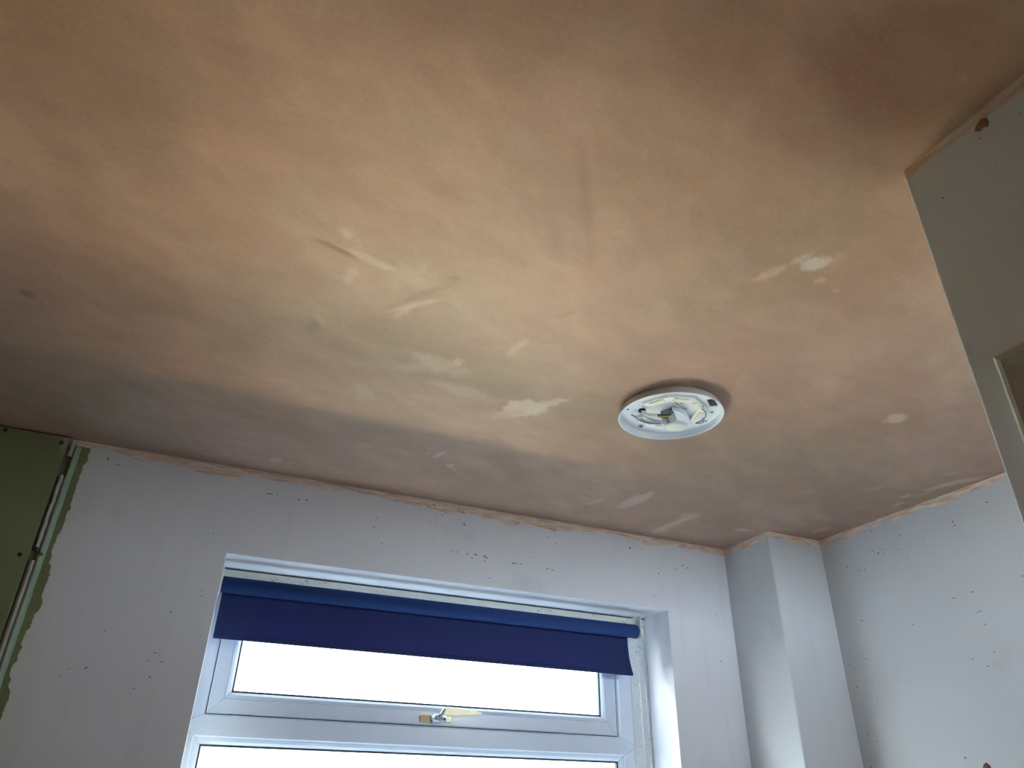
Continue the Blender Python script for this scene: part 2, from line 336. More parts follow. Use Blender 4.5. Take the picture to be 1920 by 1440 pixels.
#CEIL_MARKS_BEGIN
CEIL_MARKS = [
    (0.7982, 1.7338, -0.689, 0.0727, 0.0602, (252, 232, 204), 0.95, 0.25, 0.35),
    (0.8401, 1.6871, -0.983, 0.0778, 0.0241, (252, 232, 204), 0.75, 0.5, 0.4),
    (0.7668, 1.7798, 2.17, 0.057, 0.0305, (234, 202, 170), 0.8, 0.5, 0.4),
    (0.944, 1.7929, 2.685, 0.1486, 0.0454, (205, 158, 140), 0.35, 0.8, 0.4),
    (1.073, 0.8568, -0.951, 0.029, 0.0253, (252, 248, 240), 0.9, 0.35, 0.35),
    (1.034, 0.8558, -1.251, 0.0239, 0.0128, (252, 248, 240), 0.5, 0.6, 0.5),
    (1.0091, 0.9232, -1.213, 0.0443, 0.0158, (240, 206, 174), 0.75, 0.45, 0.35),
    (0.9973, 0.9453, 1.893, 0.0263, 0.0091, (234, 202, 170), 0.4, 0.6, 0.4),
    (1.1234, 0.8979, -1.526, 0.0149, 0.0122, (244, 206, 166), 0.7, 0.5, 0.5),
    (1.1006, 0.8262, -1.657, 0.0239, 0.0156, (234, 202, 170), 0.4, 0.6, 0.4),
    (1.1835, 0.91, -1.125, 0.0094, 0.0086, (234, 202, 170), 0.6, 0.5, 0.3),
    (0.8867, 0.8159, -0.938, 0.0259, 0.0308, (205, 158, 140), 0.5, 0.35, 0.4),
    (1.814, 1.3055, -1.145, 0.0327, 0.0342, (252, 232, 204), 0.75, 0.4, 0.35),
    (1.8002, 1.3319, 1.774, 0.0135, 0.0176, (234, 202, 170), 0.5, 0.5, 0.4),
    (1.4967, 2.2304, -1.427, 0.1025, 0.0359, (240, 214, 198), 0.8, 0.35, 0.3),
    (1.3654, 2.3163, -1.121, 0.0663, 0.0216, (232, 204, 188), 0.55, 0.5, 0.5),
    (1.3174, 2.3018, -2.684, 0.0354, 0.0081, (234, 202, 170), 0.4, 0.5, 0.5),
    (1.7855, 2.3986, -1.486, 0.1313, 0.0248, (246, 212, 186), 0.8, 0.35, 0.25),
    (1.7856, 2.4922, -1.043, 0.0394, 0.0344, (246, 212, 186), 0.75, 0.5, 0.4),
    (1.7852, 2.2878, -1.113, 0.0424, 0.039, (240, 208, 182), 0.6, 0.5, 0.4),
    (2.0931, 2.3261, -0.315, 0.0443, 0.0266, (246, 214, 188), 0.8, 0.4, 0.3),
    (2.374, 2.1738, -1.601, 0.0458, 0.0264, (246, 214, 188), 0.7, 0.4, 0.5),
    (2.1396, 2.2323, 0.08, 0.0915, 0.0194, (234, 202, 170), 0.3, 0.6, 0.5),
    (0.679, 2.1578, -1.173, 0.0398, 0.01, (240, 218, 204), 0.85, 0.4, 0.3),
    (0.639, 2.1679, -0.885, 0.0211, 0.0111, (234, 202, 170), 0.5, 0.5, 0.4),
    (0.7404, 2.2332, -0.944, 0.0201, 0.0154, (240, 218, 204), 0.7, 0.5, 0.4),
    (0.7635, 2.2587, 0.834, 0.0301, 0.0091, (234, 202, 170), 0.5, 0.5, 0.4),
    (0.1862, 2.4524, -0.961, 0.0284, 0.0172, (234, 210, 198), 0.75, 0.4, 0.4),
    (0.2343, 2.4593, -0.789, 0.0288, 0.0117, (234, 202, 170), 0.35, 0.5, 0.5),
    (0.4233, 2.208, -0.661, 0.0416, 0.0117, (234, 202, 170), 0.4, 0.6, 0.5),
    (0.7961, 2.4168, -1.319, 0.0349, 0.0119, (206, 178, 170), 0.55, 0.4, 0.3),
    (0.7923, 2.3264, -1.704, 0.0522, 0.0076, (206, 178, 170), 0.45, 0.4, 0.3),
    (0.453, 2.6439, -1.168, 0.0339, 0.0066, (234, 202, 170), 0.3, 0.5, 0.4),
    (2.3896, 1.6273, -1.301, 0.055, 0.0206, (252, 232, 204), 0.7, 0.4, 0.4),
    (2.412, 1.5593, -1.098, 0.0828, 0.0216, (252, 232, 204), 0.75, 0.5, 0.4),
    (2.3635, 1.7418, -1.467, 0.0259, 0.0194, (252, 232, 204), 0.6, 0.5, 0.4),
    (2.4062, 1.815, -1.829, 0.0293, 0.0123, (252, 232, 204), 0.6, 0.5, 0.4),
    (2.2008, 1.7398, -1.077, 0.0542, 0.0216, (234, 202, 170), 0.35, 0.6, 0.5),
    (2.401, 1.6925, -1.535, 0.0544, 0.0185, (234, 202, 170), 0.5, 0.6, 0.5),
    (2.3138, 1.8947, -1.383, 0.0443, 0.0158, (234, 202, 170), 0.35, 0.6, 0.5),
    (2.3161, 1.5256, -0.918, 0.0323, 0.0156, (234, 202, 170), 0.5, 0.5, 0.4),
    (0.1409, 1.1905, -2.345, 0.0204, 0.0147, (228, 212, 176), 0.7, 0.6, 0.5),
    (0.1631, 1.1999, 1.003, 0.034, 0.0111, (206, 190, 156), 0.4, 0.7, 0.5),
    (0.129, 1.2476, 0.274, 0.0559, 0.0093, (128, 98, 72), 0.75, 0.6, 0.15),
    (0.097, 1.244, -3.077, 0.0445, 0.005, (170, 134, 106), 0.4, 0.7, 0.2),
    (0.2012, 1.2521, 0.225, 0.0675, 0.0161, (228, 212, 178), 0.6, 0.6, 0.4),
    (0.2439, 1.2618, 0.137, 0.0202, 0.0133, (234, 218, 186), 0.4, 0.6, 0.4),
    (0.3088, 1.2723, -0.385, 0.065, 0.0522, (214, 200, 176), 0.6, 0.8, 0.5),
    (0.1807, 1.3227, 1.566, 0.0426, 0.0173, (226, 212, 186), 0.6, 0.7, 0.5),
    (0.1767, 1.4233, 2.068, 0.1478, 0.0614, (204, 188, 164), 0.35, 0.8, 0.5),
    (0.346, 1.3704, -0.82, 0.0911, 0.0093, (236, 212, 180), 0.65, 0.5, 0.3),
    (0.4258, 1.316, 0.958, 0.0544, 0.0102, (204, 190, 160), 0.45, 0.6, 0.4),
    (0.3296, 1.4021, 1.893, 0.0555, 0.0113, (236, 216, 186), 0.5, 0.6, 0.3),
    (0.3451, 1.3271, -0.958, 0.101, 0.0138, (178, 138, 112), 0.5, 0.6, 0.3),
    (0.3927, 1.2367, -0.665, 0.0174, 0.011, (164, 124, 98), 0.5, 0.6, 0.3),
    (0.6372, 1.4368, -1.364, 0.0563, 0.0139, (240, 208, 178), 0.55, 0.5, 0.4),
    (0.5762, 1.4328, 0.742, 0.06, 0.01, (212, 186, 156), 0.35, 0.6, 0.4),
    (0.4883, 1.241, 2.085, 0.0387, 0.0115, (206, 178, 146), 0.5, 0.6, 0.5),
    (0.1534, 1.5307, -2.143, 0.0337, 0.0109, (232, 214, 186), 0.45, 0.7, 0.5),
    (0.1437, 1.5608, 1.774, 0.0445, 0.0173, (150, 124, 96), 0.45, 0.7, 0.4),
    (0.233, 1.6543, 0.423, 0.1057, 0.0523, (184, 146, 114), 0.5, 0.7, 0.5),
    (0.1229, 1.6507, 0.293, 0.0754, 0.0672, (196, 178, 150), 0.3, 0.8, 0.5),
    (0.4937, 1.6029, 0.251, 0.0875, 0.0385, (244, 222, 196), 0.55, 0.7, 0.55),
    (0.5249, 1.5726, -0.176, 0.0201, 0.0213, (250, 230, 208), 0.6, 0.6, 0.4),
    (0.4465, 1.6411, 2.691, 0.0866, 0.0283, (232, 214, 188), 0.45, 0.7, 0.5),
    (0.3362, 1.8428, 2.689, 0.0615, 0.0547, (230, 210, 186), 0.4, 0.8, 0.5),
    (0.3235, 1.7321, -3.095, 0.0594, 0.0429, (190, 150, 120), 0.4, 0.8, 0.5),
    (0.5974, 1.7157, 0.178, 0.1087, 0.0356, (240, 220, 198), 0.4, 0.8, 0.5),
    (0.3716, 1.4515, -0.84, 0.0596, 0.0437, (188, 150, 122), 0.4, 0.8, 0.4),
    (0.4405, 1.3932, 0.872, 0.0975, 0.0313, (186, 180, 150), 0.35, 0.8, 0.5),
    (0.6795, 1.2542, -0.862, 0.027, 0.0082, (140, 112, 86), 0.35, 0.6, 0.4),
    (0.4105, 0.9021, -0.935, 0.0225, 0.0143, (206, 160, 134), 0.4, 0.7, 0.4),
    (0.2469, 1.0568, 0.109, 0.0228, 0.0119, (196, 176, 146), 0.35, 0.7, 0.4),
    (0.5335, 0.8933, 0.986, 0.1751, 0.0143, (172, 130, 100), 0.45, 0.8, 0.3),
    (0.5283, 1.0131, 1.016, 0.1409, 0.0216, (176, 142, 112), 0.3, 0.8, 0.4),
    (0.4551, 0.8694, 0.368, 0.0761, 0.0201, (200, 160, 136), 0.25, 0.8, 0.4),
    (0.9427, 0.4109, -1.095, 0.0127, 0.0154, (196, 158, 118), 0.6, 0.8, 0.5),
    (0.9452, 0.3719, -1.13, 0.0215, 0.0155, (180, 140, 104), 0.35, 0.8, 0.5),
    (0.831, 0.3565, 2.345, 0.048, 0.0287, (150, 104, 80), 0.3, 0.9, 0.5),
    (-0.4876, 1.7192, 0.115, 0.0195, 0.0192, (120, 92, 66), 0.6, 0.6, 0.4),
    (-0.4793, 1.3343, 0.12, 0.0053, 0.004, (230, 214, 196), 0.7, 0.5, 0.2),
    (-0.4622, 1.7514, 0.776, 0.0115, 0.0102, (136, 108, 80), 0.4, 0.6, 0.4),
    (-0.2108, 1.0992, -0.83, 0.0315, 0.014, (140, 112, 84), 0.3, 0.9, 0.5),
    (-0.0686, 0.9477, -0.113, 0.0347, 0.0148, (190, 164, 130), 0.3, 0.9, 0.5),
    (0.8331, 0.3743, 2.095, 0.3309, 0.2339, (146, 84, 50), 0.75, 1.0, 0.5),  # broad dark areas from here: light falloff painted into the ceiling colour
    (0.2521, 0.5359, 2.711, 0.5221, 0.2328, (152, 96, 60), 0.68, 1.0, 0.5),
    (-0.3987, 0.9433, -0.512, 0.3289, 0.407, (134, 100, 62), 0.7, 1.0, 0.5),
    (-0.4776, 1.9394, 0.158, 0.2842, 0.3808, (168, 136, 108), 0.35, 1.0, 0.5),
    (0.2416, 0.708, -0.099, 0.089, 0.0416, (186, 140, 104), 0.4, 1, 0.6),
    (0.0565, 0.8601, 0.686, 0.0732, 0.0522, (186, 140, 104), 0.35, 1, 0.6),
    (0.1915, 0.8511, -0.066, 0.0471, 0.0476, (176, 156, 122), 0.35, 1, 0.6),
    (0.4004, 0.5694, -0.023, 0.0554, 0.0434, (176, 156, 122), 0.3, 1, 0.6),
    (-0.1193, 0.8647, 0.409, 0.0659, 0.0443, (190, 132, 108), 0.3, 1, 0.6),
    (-0.1956, 0.9105, 2.149, 0.0558, 0.0214, (176, 156, 122), 0.25, 1, 0.6),
    (-0.0986, 1.1901, 2.328, 0.1214, 0.0683, (176, 156, 122), 0.3, 1, 0.6),
    (0.0282, 1.0994, 1.845, 0.0958, 0.0373, (184, 168, 140), 0.3, 1, 0.6),
    (-0.2122, 1.2434, -0.053, 0.0582, 0.0486, (190, 140, 112), 0.3, 1, 0.6),
    (-0.3782, 0.9537, 0.539, 0.0936, 0.1024, (168, 134, 96), 0.35, 1, 0.6),
    (-0.0035, 1.3009, 2.008, 0.0823, 0.0551, (200, 150, 124), 0.3, 1, 0.6),
    (0.9343, 1.2076, -0.118, 0.1477, 0.1177, (184, 168, 140), 0.22, 1, 0.6),
    (1.2944, 1.1428, 0.002, 0.1815, 0.0745, (200, 176, 154), 0.3, 1, 0.6),
    (1.4705, 1.0029, -0.277, 0.1436, 0.1046, (205, 158, 140), 0.35, 1, 0.6),
    (1.2397, 0.9165, 1.956, 0.1261, 0.1464, (205, 158, 140), 0.35, 1, 0.6),
    (1.528, 1.5059, 0.106, 0.3687, 0.1424, (205, 158, 140), 0.2, 1, 0.6),
    (1.0861, 0.7151, 2.149, 0.0599, 0.1099, (204, 152, 118), 0.35, 1, 0.6),
    (0.8371, 0.4862, 0.084, 0.1064, 0.0163, (166, 112, 78), 0.35, 1, 0.6),
    (0.7749, 0.5857, 0.344, 0.1175, 0.0552, (176, 124, 100), 0.3, 1, 0.6),
    (0.6194, 0.7498, 0.294, 0.161, 0.0881, (188, 138, 108), 0.3, 1, 0.6),
    (0.4155, 1.1409, 0.333, 0.1593, 0.0601, (196, 162, 126), 0.25, 1, 0.6),
    (1.0124, 0.623, -1.021, 0.0359, 0.0177, (214, 160, 128), 0.4, 0.7, 0.4),
    (0.9013, 0.4908, -1.411, 0.0967, 0.0911, (140, 84, 52), 0.45, 1, 0.4),  # more painted falloff, beside the near wall
    (1.6726, 2.4337, 0.595, 0.1758, 0.0156, (205, 158, 140), 0.3, 0.9, 0.5),
]
def ceiling_colour(X, Y):
    """albedo of the skim: warm pink and tan drying patches, trowel streaks, pale sanded spots"""
    lin = lambda c: np.array([s2l(v) for v in c])
    wx = X + 0.10*(fbm(X, Y, 3.0, 11)-0.5); wy = Y + 0.10*(fbm(X, Y, 3.0, 23)-0.5)
    n1 = sstep(fbm(wx, wy, 1.7, 31, 4), 0.32, 0.68)[..., None]
    n2 = sstep(fbm(wx, wy, 3.1, 47, 4), 0.40, 0.75)[..., None]
    n3 = sstep(fbm(wx*0.8+wy*0.6, (wy*0.8-wx*0.6)*2.6, 4.0, 53, 5, 0.6), 0.35, 0.75)[..., None]
    c = lin((204, 166, 142))*(1-n1) + lin((200, 160, 128))*n1
    c = c*(1-0.42*n2) + lin((188, 170, 138))*0.42*n2
    c = c*(1-0.38*n3) + lin((228, 194, 166))*0.38*n3
    n4 = fbm(wx*1.3+wy*0.5, wy*1.9-wx*0.4, 7.0, 71, 5, 0.62)[..., None]
    c = c*(0.955+0.11*sstep(n4, 0.30, 0.72))
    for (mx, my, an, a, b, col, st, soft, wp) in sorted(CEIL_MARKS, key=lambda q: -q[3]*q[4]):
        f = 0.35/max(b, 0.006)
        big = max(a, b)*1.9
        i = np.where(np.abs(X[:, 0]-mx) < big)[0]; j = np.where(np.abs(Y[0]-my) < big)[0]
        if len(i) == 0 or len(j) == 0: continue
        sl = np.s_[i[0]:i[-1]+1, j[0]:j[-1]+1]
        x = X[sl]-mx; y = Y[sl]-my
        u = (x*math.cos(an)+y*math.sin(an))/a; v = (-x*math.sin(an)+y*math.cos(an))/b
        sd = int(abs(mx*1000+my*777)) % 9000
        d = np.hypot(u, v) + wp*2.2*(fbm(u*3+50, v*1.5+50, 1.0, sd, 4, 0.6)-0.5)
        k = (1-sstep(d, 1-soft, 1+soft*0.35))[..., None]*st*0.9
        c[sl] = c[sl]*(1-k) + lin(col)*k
    return c*np.array([0.60, 0.57, 0.585])
#CEIL_MARKS_END

# ---------------------------------------------------------------- the room shell
def make_ceiling():
    x0, x1, y0, y1 = XL, RX, YF, D
    vx0, vx1, vy0, vy1 = -0.80, RX, 0.20, D          # finely gridded where stains are
    st = 0.0058
    xs = np.concatenate([[x0], np.arange(vx0, vx1, st), [vx1]]); ys = np.concatenate([[y0], np.arange(vy0, vy1, st), [vy1]])
    X, Y = np.meshgrid(xs, ys, indexing='ij')
    nx, ny = X.shape
    # trowel undulation of a few tenths of a millimetre
    Zz = np.full_like(X, H)
    co = np.stack([X*SC, Y*SC, CAM_Z+Zz*SC], -1).reshape(-1, 3)
    idx = np.arange(nx*ny).reshape(nx, ny)
    quads = np.stack([idx[:-1, :-1], idx[:-1, 1:], idx[1:, 1:], idx[1:, :-1]], -1).reshape(-1, 4)
    me = bpy.data.meshes.new('ceiling')
    me.vertices.add(len(co)); me.vertices.foreach_set('co', co.ravel().astype(np.float32))
    me.loops.add(quads.size); me.loops.foreach_set('vertex_index', quads.ravel().astype(np.int32))
    me.polygons.add(len(quads)); me.polygons.foreach_set('loop_start', np.arange(0, quads.size, 4, dtype=np.int32))
    me.update(calc_edges=True)
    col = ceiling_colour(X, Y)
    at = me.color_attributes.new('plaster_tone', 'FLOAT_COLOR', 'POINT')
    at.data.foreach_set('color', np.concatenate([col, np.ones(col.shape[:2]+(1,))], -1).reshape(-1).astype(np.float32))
    m, nt, b = newmat('fresh_skim_plaster'); k = N(nt); p = k.pos()
    a = k.n('ShaderNodeVertexColor', layer_name='plaster_tone')
    fine = k.noise(p, 120, 3, 0.6)
    sm = k.noise(p, 9, 5, 0.6, (0.7, 2.0, 1))
    c = k.mix(0.10, a.outputs[0], k.mix(fine, (0.25, 0.18, 0.13, 1), (1, 0.92, 0.84, 1)), 'MIX')
    c = k.mix(k.smooth(sm, 0.35, 0.7, 0.0, 0.16), c, k.mix(0.5, c, rgb(206, 176, 150)))
    k.l(c, b.inputs['Base Color'])
    b.inputs['Roughness'].default_value = 0.55; b.inputs['Specular IOR Level'].default_value = 0.25
    hh = k.math('ADD', k.math('MULTIPLY', k.noise(p, 3.0, 4, 0.5, (1, 1.6, 1)), 2.0), k.math('MULTIPLY', fine, 0.05))
    k.bump(hh, 0.25, 0.004, b)
    me.materials.append(m)
    o = bpy.data.objects.new('ceiling', me); C.objects.link(o); o['kind'] = 'structure'; ABS[o] = Vector((0, 0, 0))
    # the boards above the skim give the slab thickness
    bm = bmesh.new(); box(bm, XL-0.2, RX+0.2, YF-0.2, D+0.25, H+0.0006, H+0.12)
    finish('ceiling_slab', bm, M_EXT, o)
    return o

def wall_box(name, mat, *a, bev=0.0):
    bm = bmesh.new(); box(bm, *a, bev=bev); return finish(name, bm, mat, kind='structure')

def make_wall_back():
    bm = bmesh.new(); xa, xb, za, zb = XL-0.2, RX+0.2, FLOOR, H; yb = D+REV+0.10
    def ring(y): return [bm.verts.new(p) for p in ((WX0, y, WZ0), (WX1, y, WZ0), (WX1, y, WZ1), (WX0, y, WZ1))]
    def outer(y): return [bm.verts.new(p) for p in ((xa, y, za), (xb, y, za), (xb, y, zb), (xa, y, zb))]
    fi, fo, bi, bo = ring(D), outer(D), ring(yb), outer(yb)
    for i in range(4):
        j = (i+1) % 4
        bm.faces.new((fo[i], fo[j], fi[j], fi[i])); bm.faces.new((bo[j], bo[i], bi[i], bi[j]))
        bm.faces.new((fi[i], fi[j], bi[j], bi[i])); bm.faces.new((fo[j], fo[i], bo[i], bo[j]))
    fset = {v for v in fi}
    es = [e for e in bm.edges if (e.verts[0] in fset and e.verts[1] in fset)]
    bmesh.ops.bevel(bm, geom=es, offset=0.003, segments=2, affect='EDGES', profile=0.5)
    return finish('wall_back', bm, M_WALLB, kind='structure')

FLECKS_BACK = [((0.1932, 2.5839, 0.9215), (0.0164, 0.0, 0.0003), (0.0002, 0.0, -0.0031)), ((0.2208, 2.5839, 0.9222), (0.0037, 0.0, 0.0001), (0.0002, 0.0, -0.004)), ((0.2965, 2.5839, 0.9171), (0.0112, 0.0, 0.0002), (0.0001, 0.0, -0.003)), ((0.3246, 2.5839, 0.9198), (0.0094, 0.0, 0.0002), (0.0001, 0.0, -0.003)), ((0.5891, 2.5839, 0.8945), (0.006, 0.0, 0.0001), (-0.0001, 0.0, -0.0031)), ((0.7099, 2.5839, 0.8626), (0.0041, 0.0, 0.0), (-0.0001, 0.0, -0.0031)), ((0.9324, 2.5839, 0.9227), (0.0088, 0.0, 0.0002), (-0.0005, 0.0, -0.0054)), ((0.7921, 2.5839, 0.9139), (0.0042, 0.0, 0.0001), (-0.0002, -0.0, -0.0032)), ((0.5793, 2.5839, 0.8592), (0.006, 0.0, 0.0001), (-0.0001, 0.0, -0.003)), ((0.6139, 2.5839, 0.8017), (0.004, 0.0, 0.0), (-0.0001, 0.0, -0.003)), ((0.8831, 2.5839, 0.8123), (0.0043, 0.0, 0.0), (-0.0003, 0.0, -0.0031)), ((0.894, 2.5839, 0.8107), (0.0043, 0.0, 0.0), (-0.0002, 0.0, -0.0027)), ((0.9091, 2.5839, 0.8107), (0.0064, 0.0, 0.0), (-0.0002, 0.0, -0.0027)), ((0.9527, 2.5839, 0.8105), (0.0087, 0.0, 0.0), (-0.0003, 0.0, -0.0027)), ((0.9856, 2.5839, 0.8109), (0.0109, 0.0, 0.0), (-0.0005, 0.0, -0.0052)), ((1.0212, 2.5839, 0.8094), (0.0088, 0.0, 0.0), (-0.0006, 0.0, -0.0052)), ((1.0303, 2.5839, 0.8044), (0.0088, 0.0, 0.0), (-0.0005, 0.0, -0.0042)), ((0.9709, 2.5839, 0.7964), (0.0065, 0.0, 0.0), (-0.0003, 0.0, -0.0031)), ((1.0241, 2.5839, 0.7911), (0.0066, 0.0, 0.0), (-0.0003, 0.0, -0.0027)), ((1.1457, 2.5839, 0.7988), (0.0091, 0.0, 0.0), (-0.0006, 0.0, -0.0042)), ((1.1595, 2.5839, 0.7985), (0.0137, 0.0, 0.0), (-0.0003, 0.0, -0.0021)), ((1.1802, 2.5839, 0.7991), (0.0069, 0.0, 0.0), (-0.0005, 0.0, -0.0034)), ((0.9266, 2.5839, 0.9687), (0.0178, 0.0, 0.0004), (-0.0002, 0.0, -0.0026)), ((0.9063, 2.5839, 0.972), (0.011, -0.0, 0.0003), (-0.0002, -0.0, -0.0026)), ((0.8043, 2.5839, 0.9814), (0.0173, 0.0, 0.0004), (-0.0002, 0.0, -0.0026)), ((0.826, 2.5839, 0.9828), (0.0065, 0.0, 0.0002), (-0.0002, 0.0, -0.0026)), ((1.1639, 2.5839, 0.9665), (0.0094, 0.0, 0.0002), (-0.0004, 0.0, -0.0029)), ((0.8417, 2.5839, 0.9464), (0.0043, 0.0, 0.0001), (-0.0003, 0.0, -0.0043)), ((1.0442, 2.5839, 0.7278), (0.0044, 0.0, -0.0), (-0.0003, 0.0, -0.0031)), ((1.6874, 2.5839, 0.9369), (0.0069, 0.0, 0.0001), (-0.0022, 0.0, -0.0095)), ((1.2938, 2.5839, 0.7969), (0.0094, 0.0, 0.0), (-0.0006, 0.0, -0.0039)), ((1.3154, 2.5839, 0.7932), (0.0071, 0.0, 0.0), (-0.0006, 0.0, -0.0035)), ((1.8244, 2.5839, 0.8446), (0.0059, 0.0, 0.0), (-0.0013, 0.0, -0.0051)), ((1.9529, 2.5839, 0.8958), (0.0067, 0.0, 0.0001), (-0.0015, 0.0, -0.0053)), ((1.978, 2.5839, 0.8873), (0.0112, 0.0, 0.0001), (-0.001, 0.0, -0.0034)), ((1.9148, 2.5839, 0.8722), (0.0069, 0.0, 0.0001), (-0.0012, 0.0, -0.0043)), ((1.3334, 2.5839, 0.9034), (0.0053, 0.0, 0.0001), (-0.0006, 0.0, -0.0034)), ((1.3008, 2.5839, 0.9268), (0.0048, -0.0, 0.0001), (-0.0004, 0.0, -0.0027)), ((1.3108, 2.5839, 0.9632), (0.0073, 0.0, 0.0002), (-0.0004, 0.0, -0.0028)), ((1.328, 2.5839, 0.9601), (0.0122, 0.0, 0.0003), (-0.0005, 0.0, -0.0032)), ((1.791, 2.5839, 0.7463), (0.0052, 0.0, -0.0), (-0.001, 0.0, -0.004)), ((1.1607, 2.5839, 0.8649), (0.0046, 0.0, 0.0), (-0.0003, 0.0, -0.0026)), ((1.2195, 2.5839, 0.8321), (0.0037, 0.0, 0.0), (-0.0004, 0.0, -0.003)), ((2.1013, 2.5839, 0.6955), (0.0056, 0.0, -0.0001), (-0.0011, 0.0, -0.0034)), ((2.0986, 2.5839, 0.5108), (0.0081, 0.0, -0.0002), (-0.0011, 0.0, -0.0032)), ((1.8134, 2.5839, 0.4679), (0.005, 0.0, -0.0002), (-0.0008, 0.0, -0.0031)), ((-0.2213, 2.5839, 0.3082), (0.0063, 0.0, 0.0064), (0.0022, 0.0, -0.0022)), ((-0.0454, 2.5839, 0.2966), (0.0044, 0.0, 0.0052), (0.0022, 0.0, -0.0019)), ((-0.031, 2.5839, 0.4887), (0.0065, 0.0, 0.0035), (0.0014, 0.0, -0.0023)), ((-0.0471, 2.5839, 0.3652), (0.0121, 0.0, -0.0032), (-0.0002, 0.0, -0.0018)), ((-0.032, 2.5839, 0.3587), (0.0046, 0.0, -0.0003), (0.0002, 0.0, -0.0023)), ((-0.0217, 2.5839, 0.341), (0.0122, 0.0, -0.0022), (-0.0, 0.0, -0.0015)), ((-0.0607, 2.5839, 0.341), (0.0037, 0.0, -0.0002), (0.0002, 0.0, -0.0023)), ((-0.2017, 2.5839, 0.8455), (0.0032, 0.0, 0.0), (0.0003, 0.0, -0.0027)), ((0.0466, 2.5839, 0.5472), (0.004, 0.0, -0.0001), (0.0002, 0.0, -0.0027)), ((0.0426, 2.5839, 0.5653), (0.0041, 0.0, -0.0001), (0.0002, 0.0, -0.0027)), ((0.0362, 2.5839, 0.6216), (0.0033, 0.0, -0.0001), (0.0002, 0.0, -0.0024)), ((0.0043, 2.5839, 0.6325), (0.0033, 0.0, -0.0001), (0.0002, 0.0, -0.0024)), ((-0.2004, 2.5839, 0.4136), (0.0041, 0.0, 0.0035), (0.0017, 0.0, -0.002)), ((-0.1925, 2.5839, 0.4519), (0.0044, 0.0, -0.0004), (0.0001, 0.0, -0.0015)), ((-0.2788, 2.5839, 0.2814), (0.0029, 0.0, 0.0024), (0.0015, 0.0, -0.0018)), ((-0.263, 2.5839, 0.3029), (0.0057, 0.0, 0.0029), (0.0013, 0.0, -0.002)), ((0.0399, 2.5839, 0.7543), (0.0051, 0.0, -0.0), (0.0002, 0.0, -0.0027)), ((-0.0821, 2.5839, 0.2614), (0.0044, 0.0, -0.0003), (0.0002, 0.0, -0.0019)), ((-0.226, 2.5839, 0.2107), (0.0041, 0.0, -0.0003), (0.0003, 0.0, -0.0018)), ((-0.1929, 2.5839, 0.323), (0.0029, 0.0, -0.0002), (0.0003, 0.0, -0.0019)), ((0.0687, 2.5839, 0.426), (0.0032, 0.0, -0.0002), (0.0002, 0.0, -0.0021)), ((-0.3321, 2.5839, 0.9523), (0.0043, 0.0, 0.007), (0.004, 0.0, -0.0036)), ((-0.2978, 2.5839, 0.9378), (0.0193, 0.0, -0.0023), (0.0001, 0.0, -0.0018))]
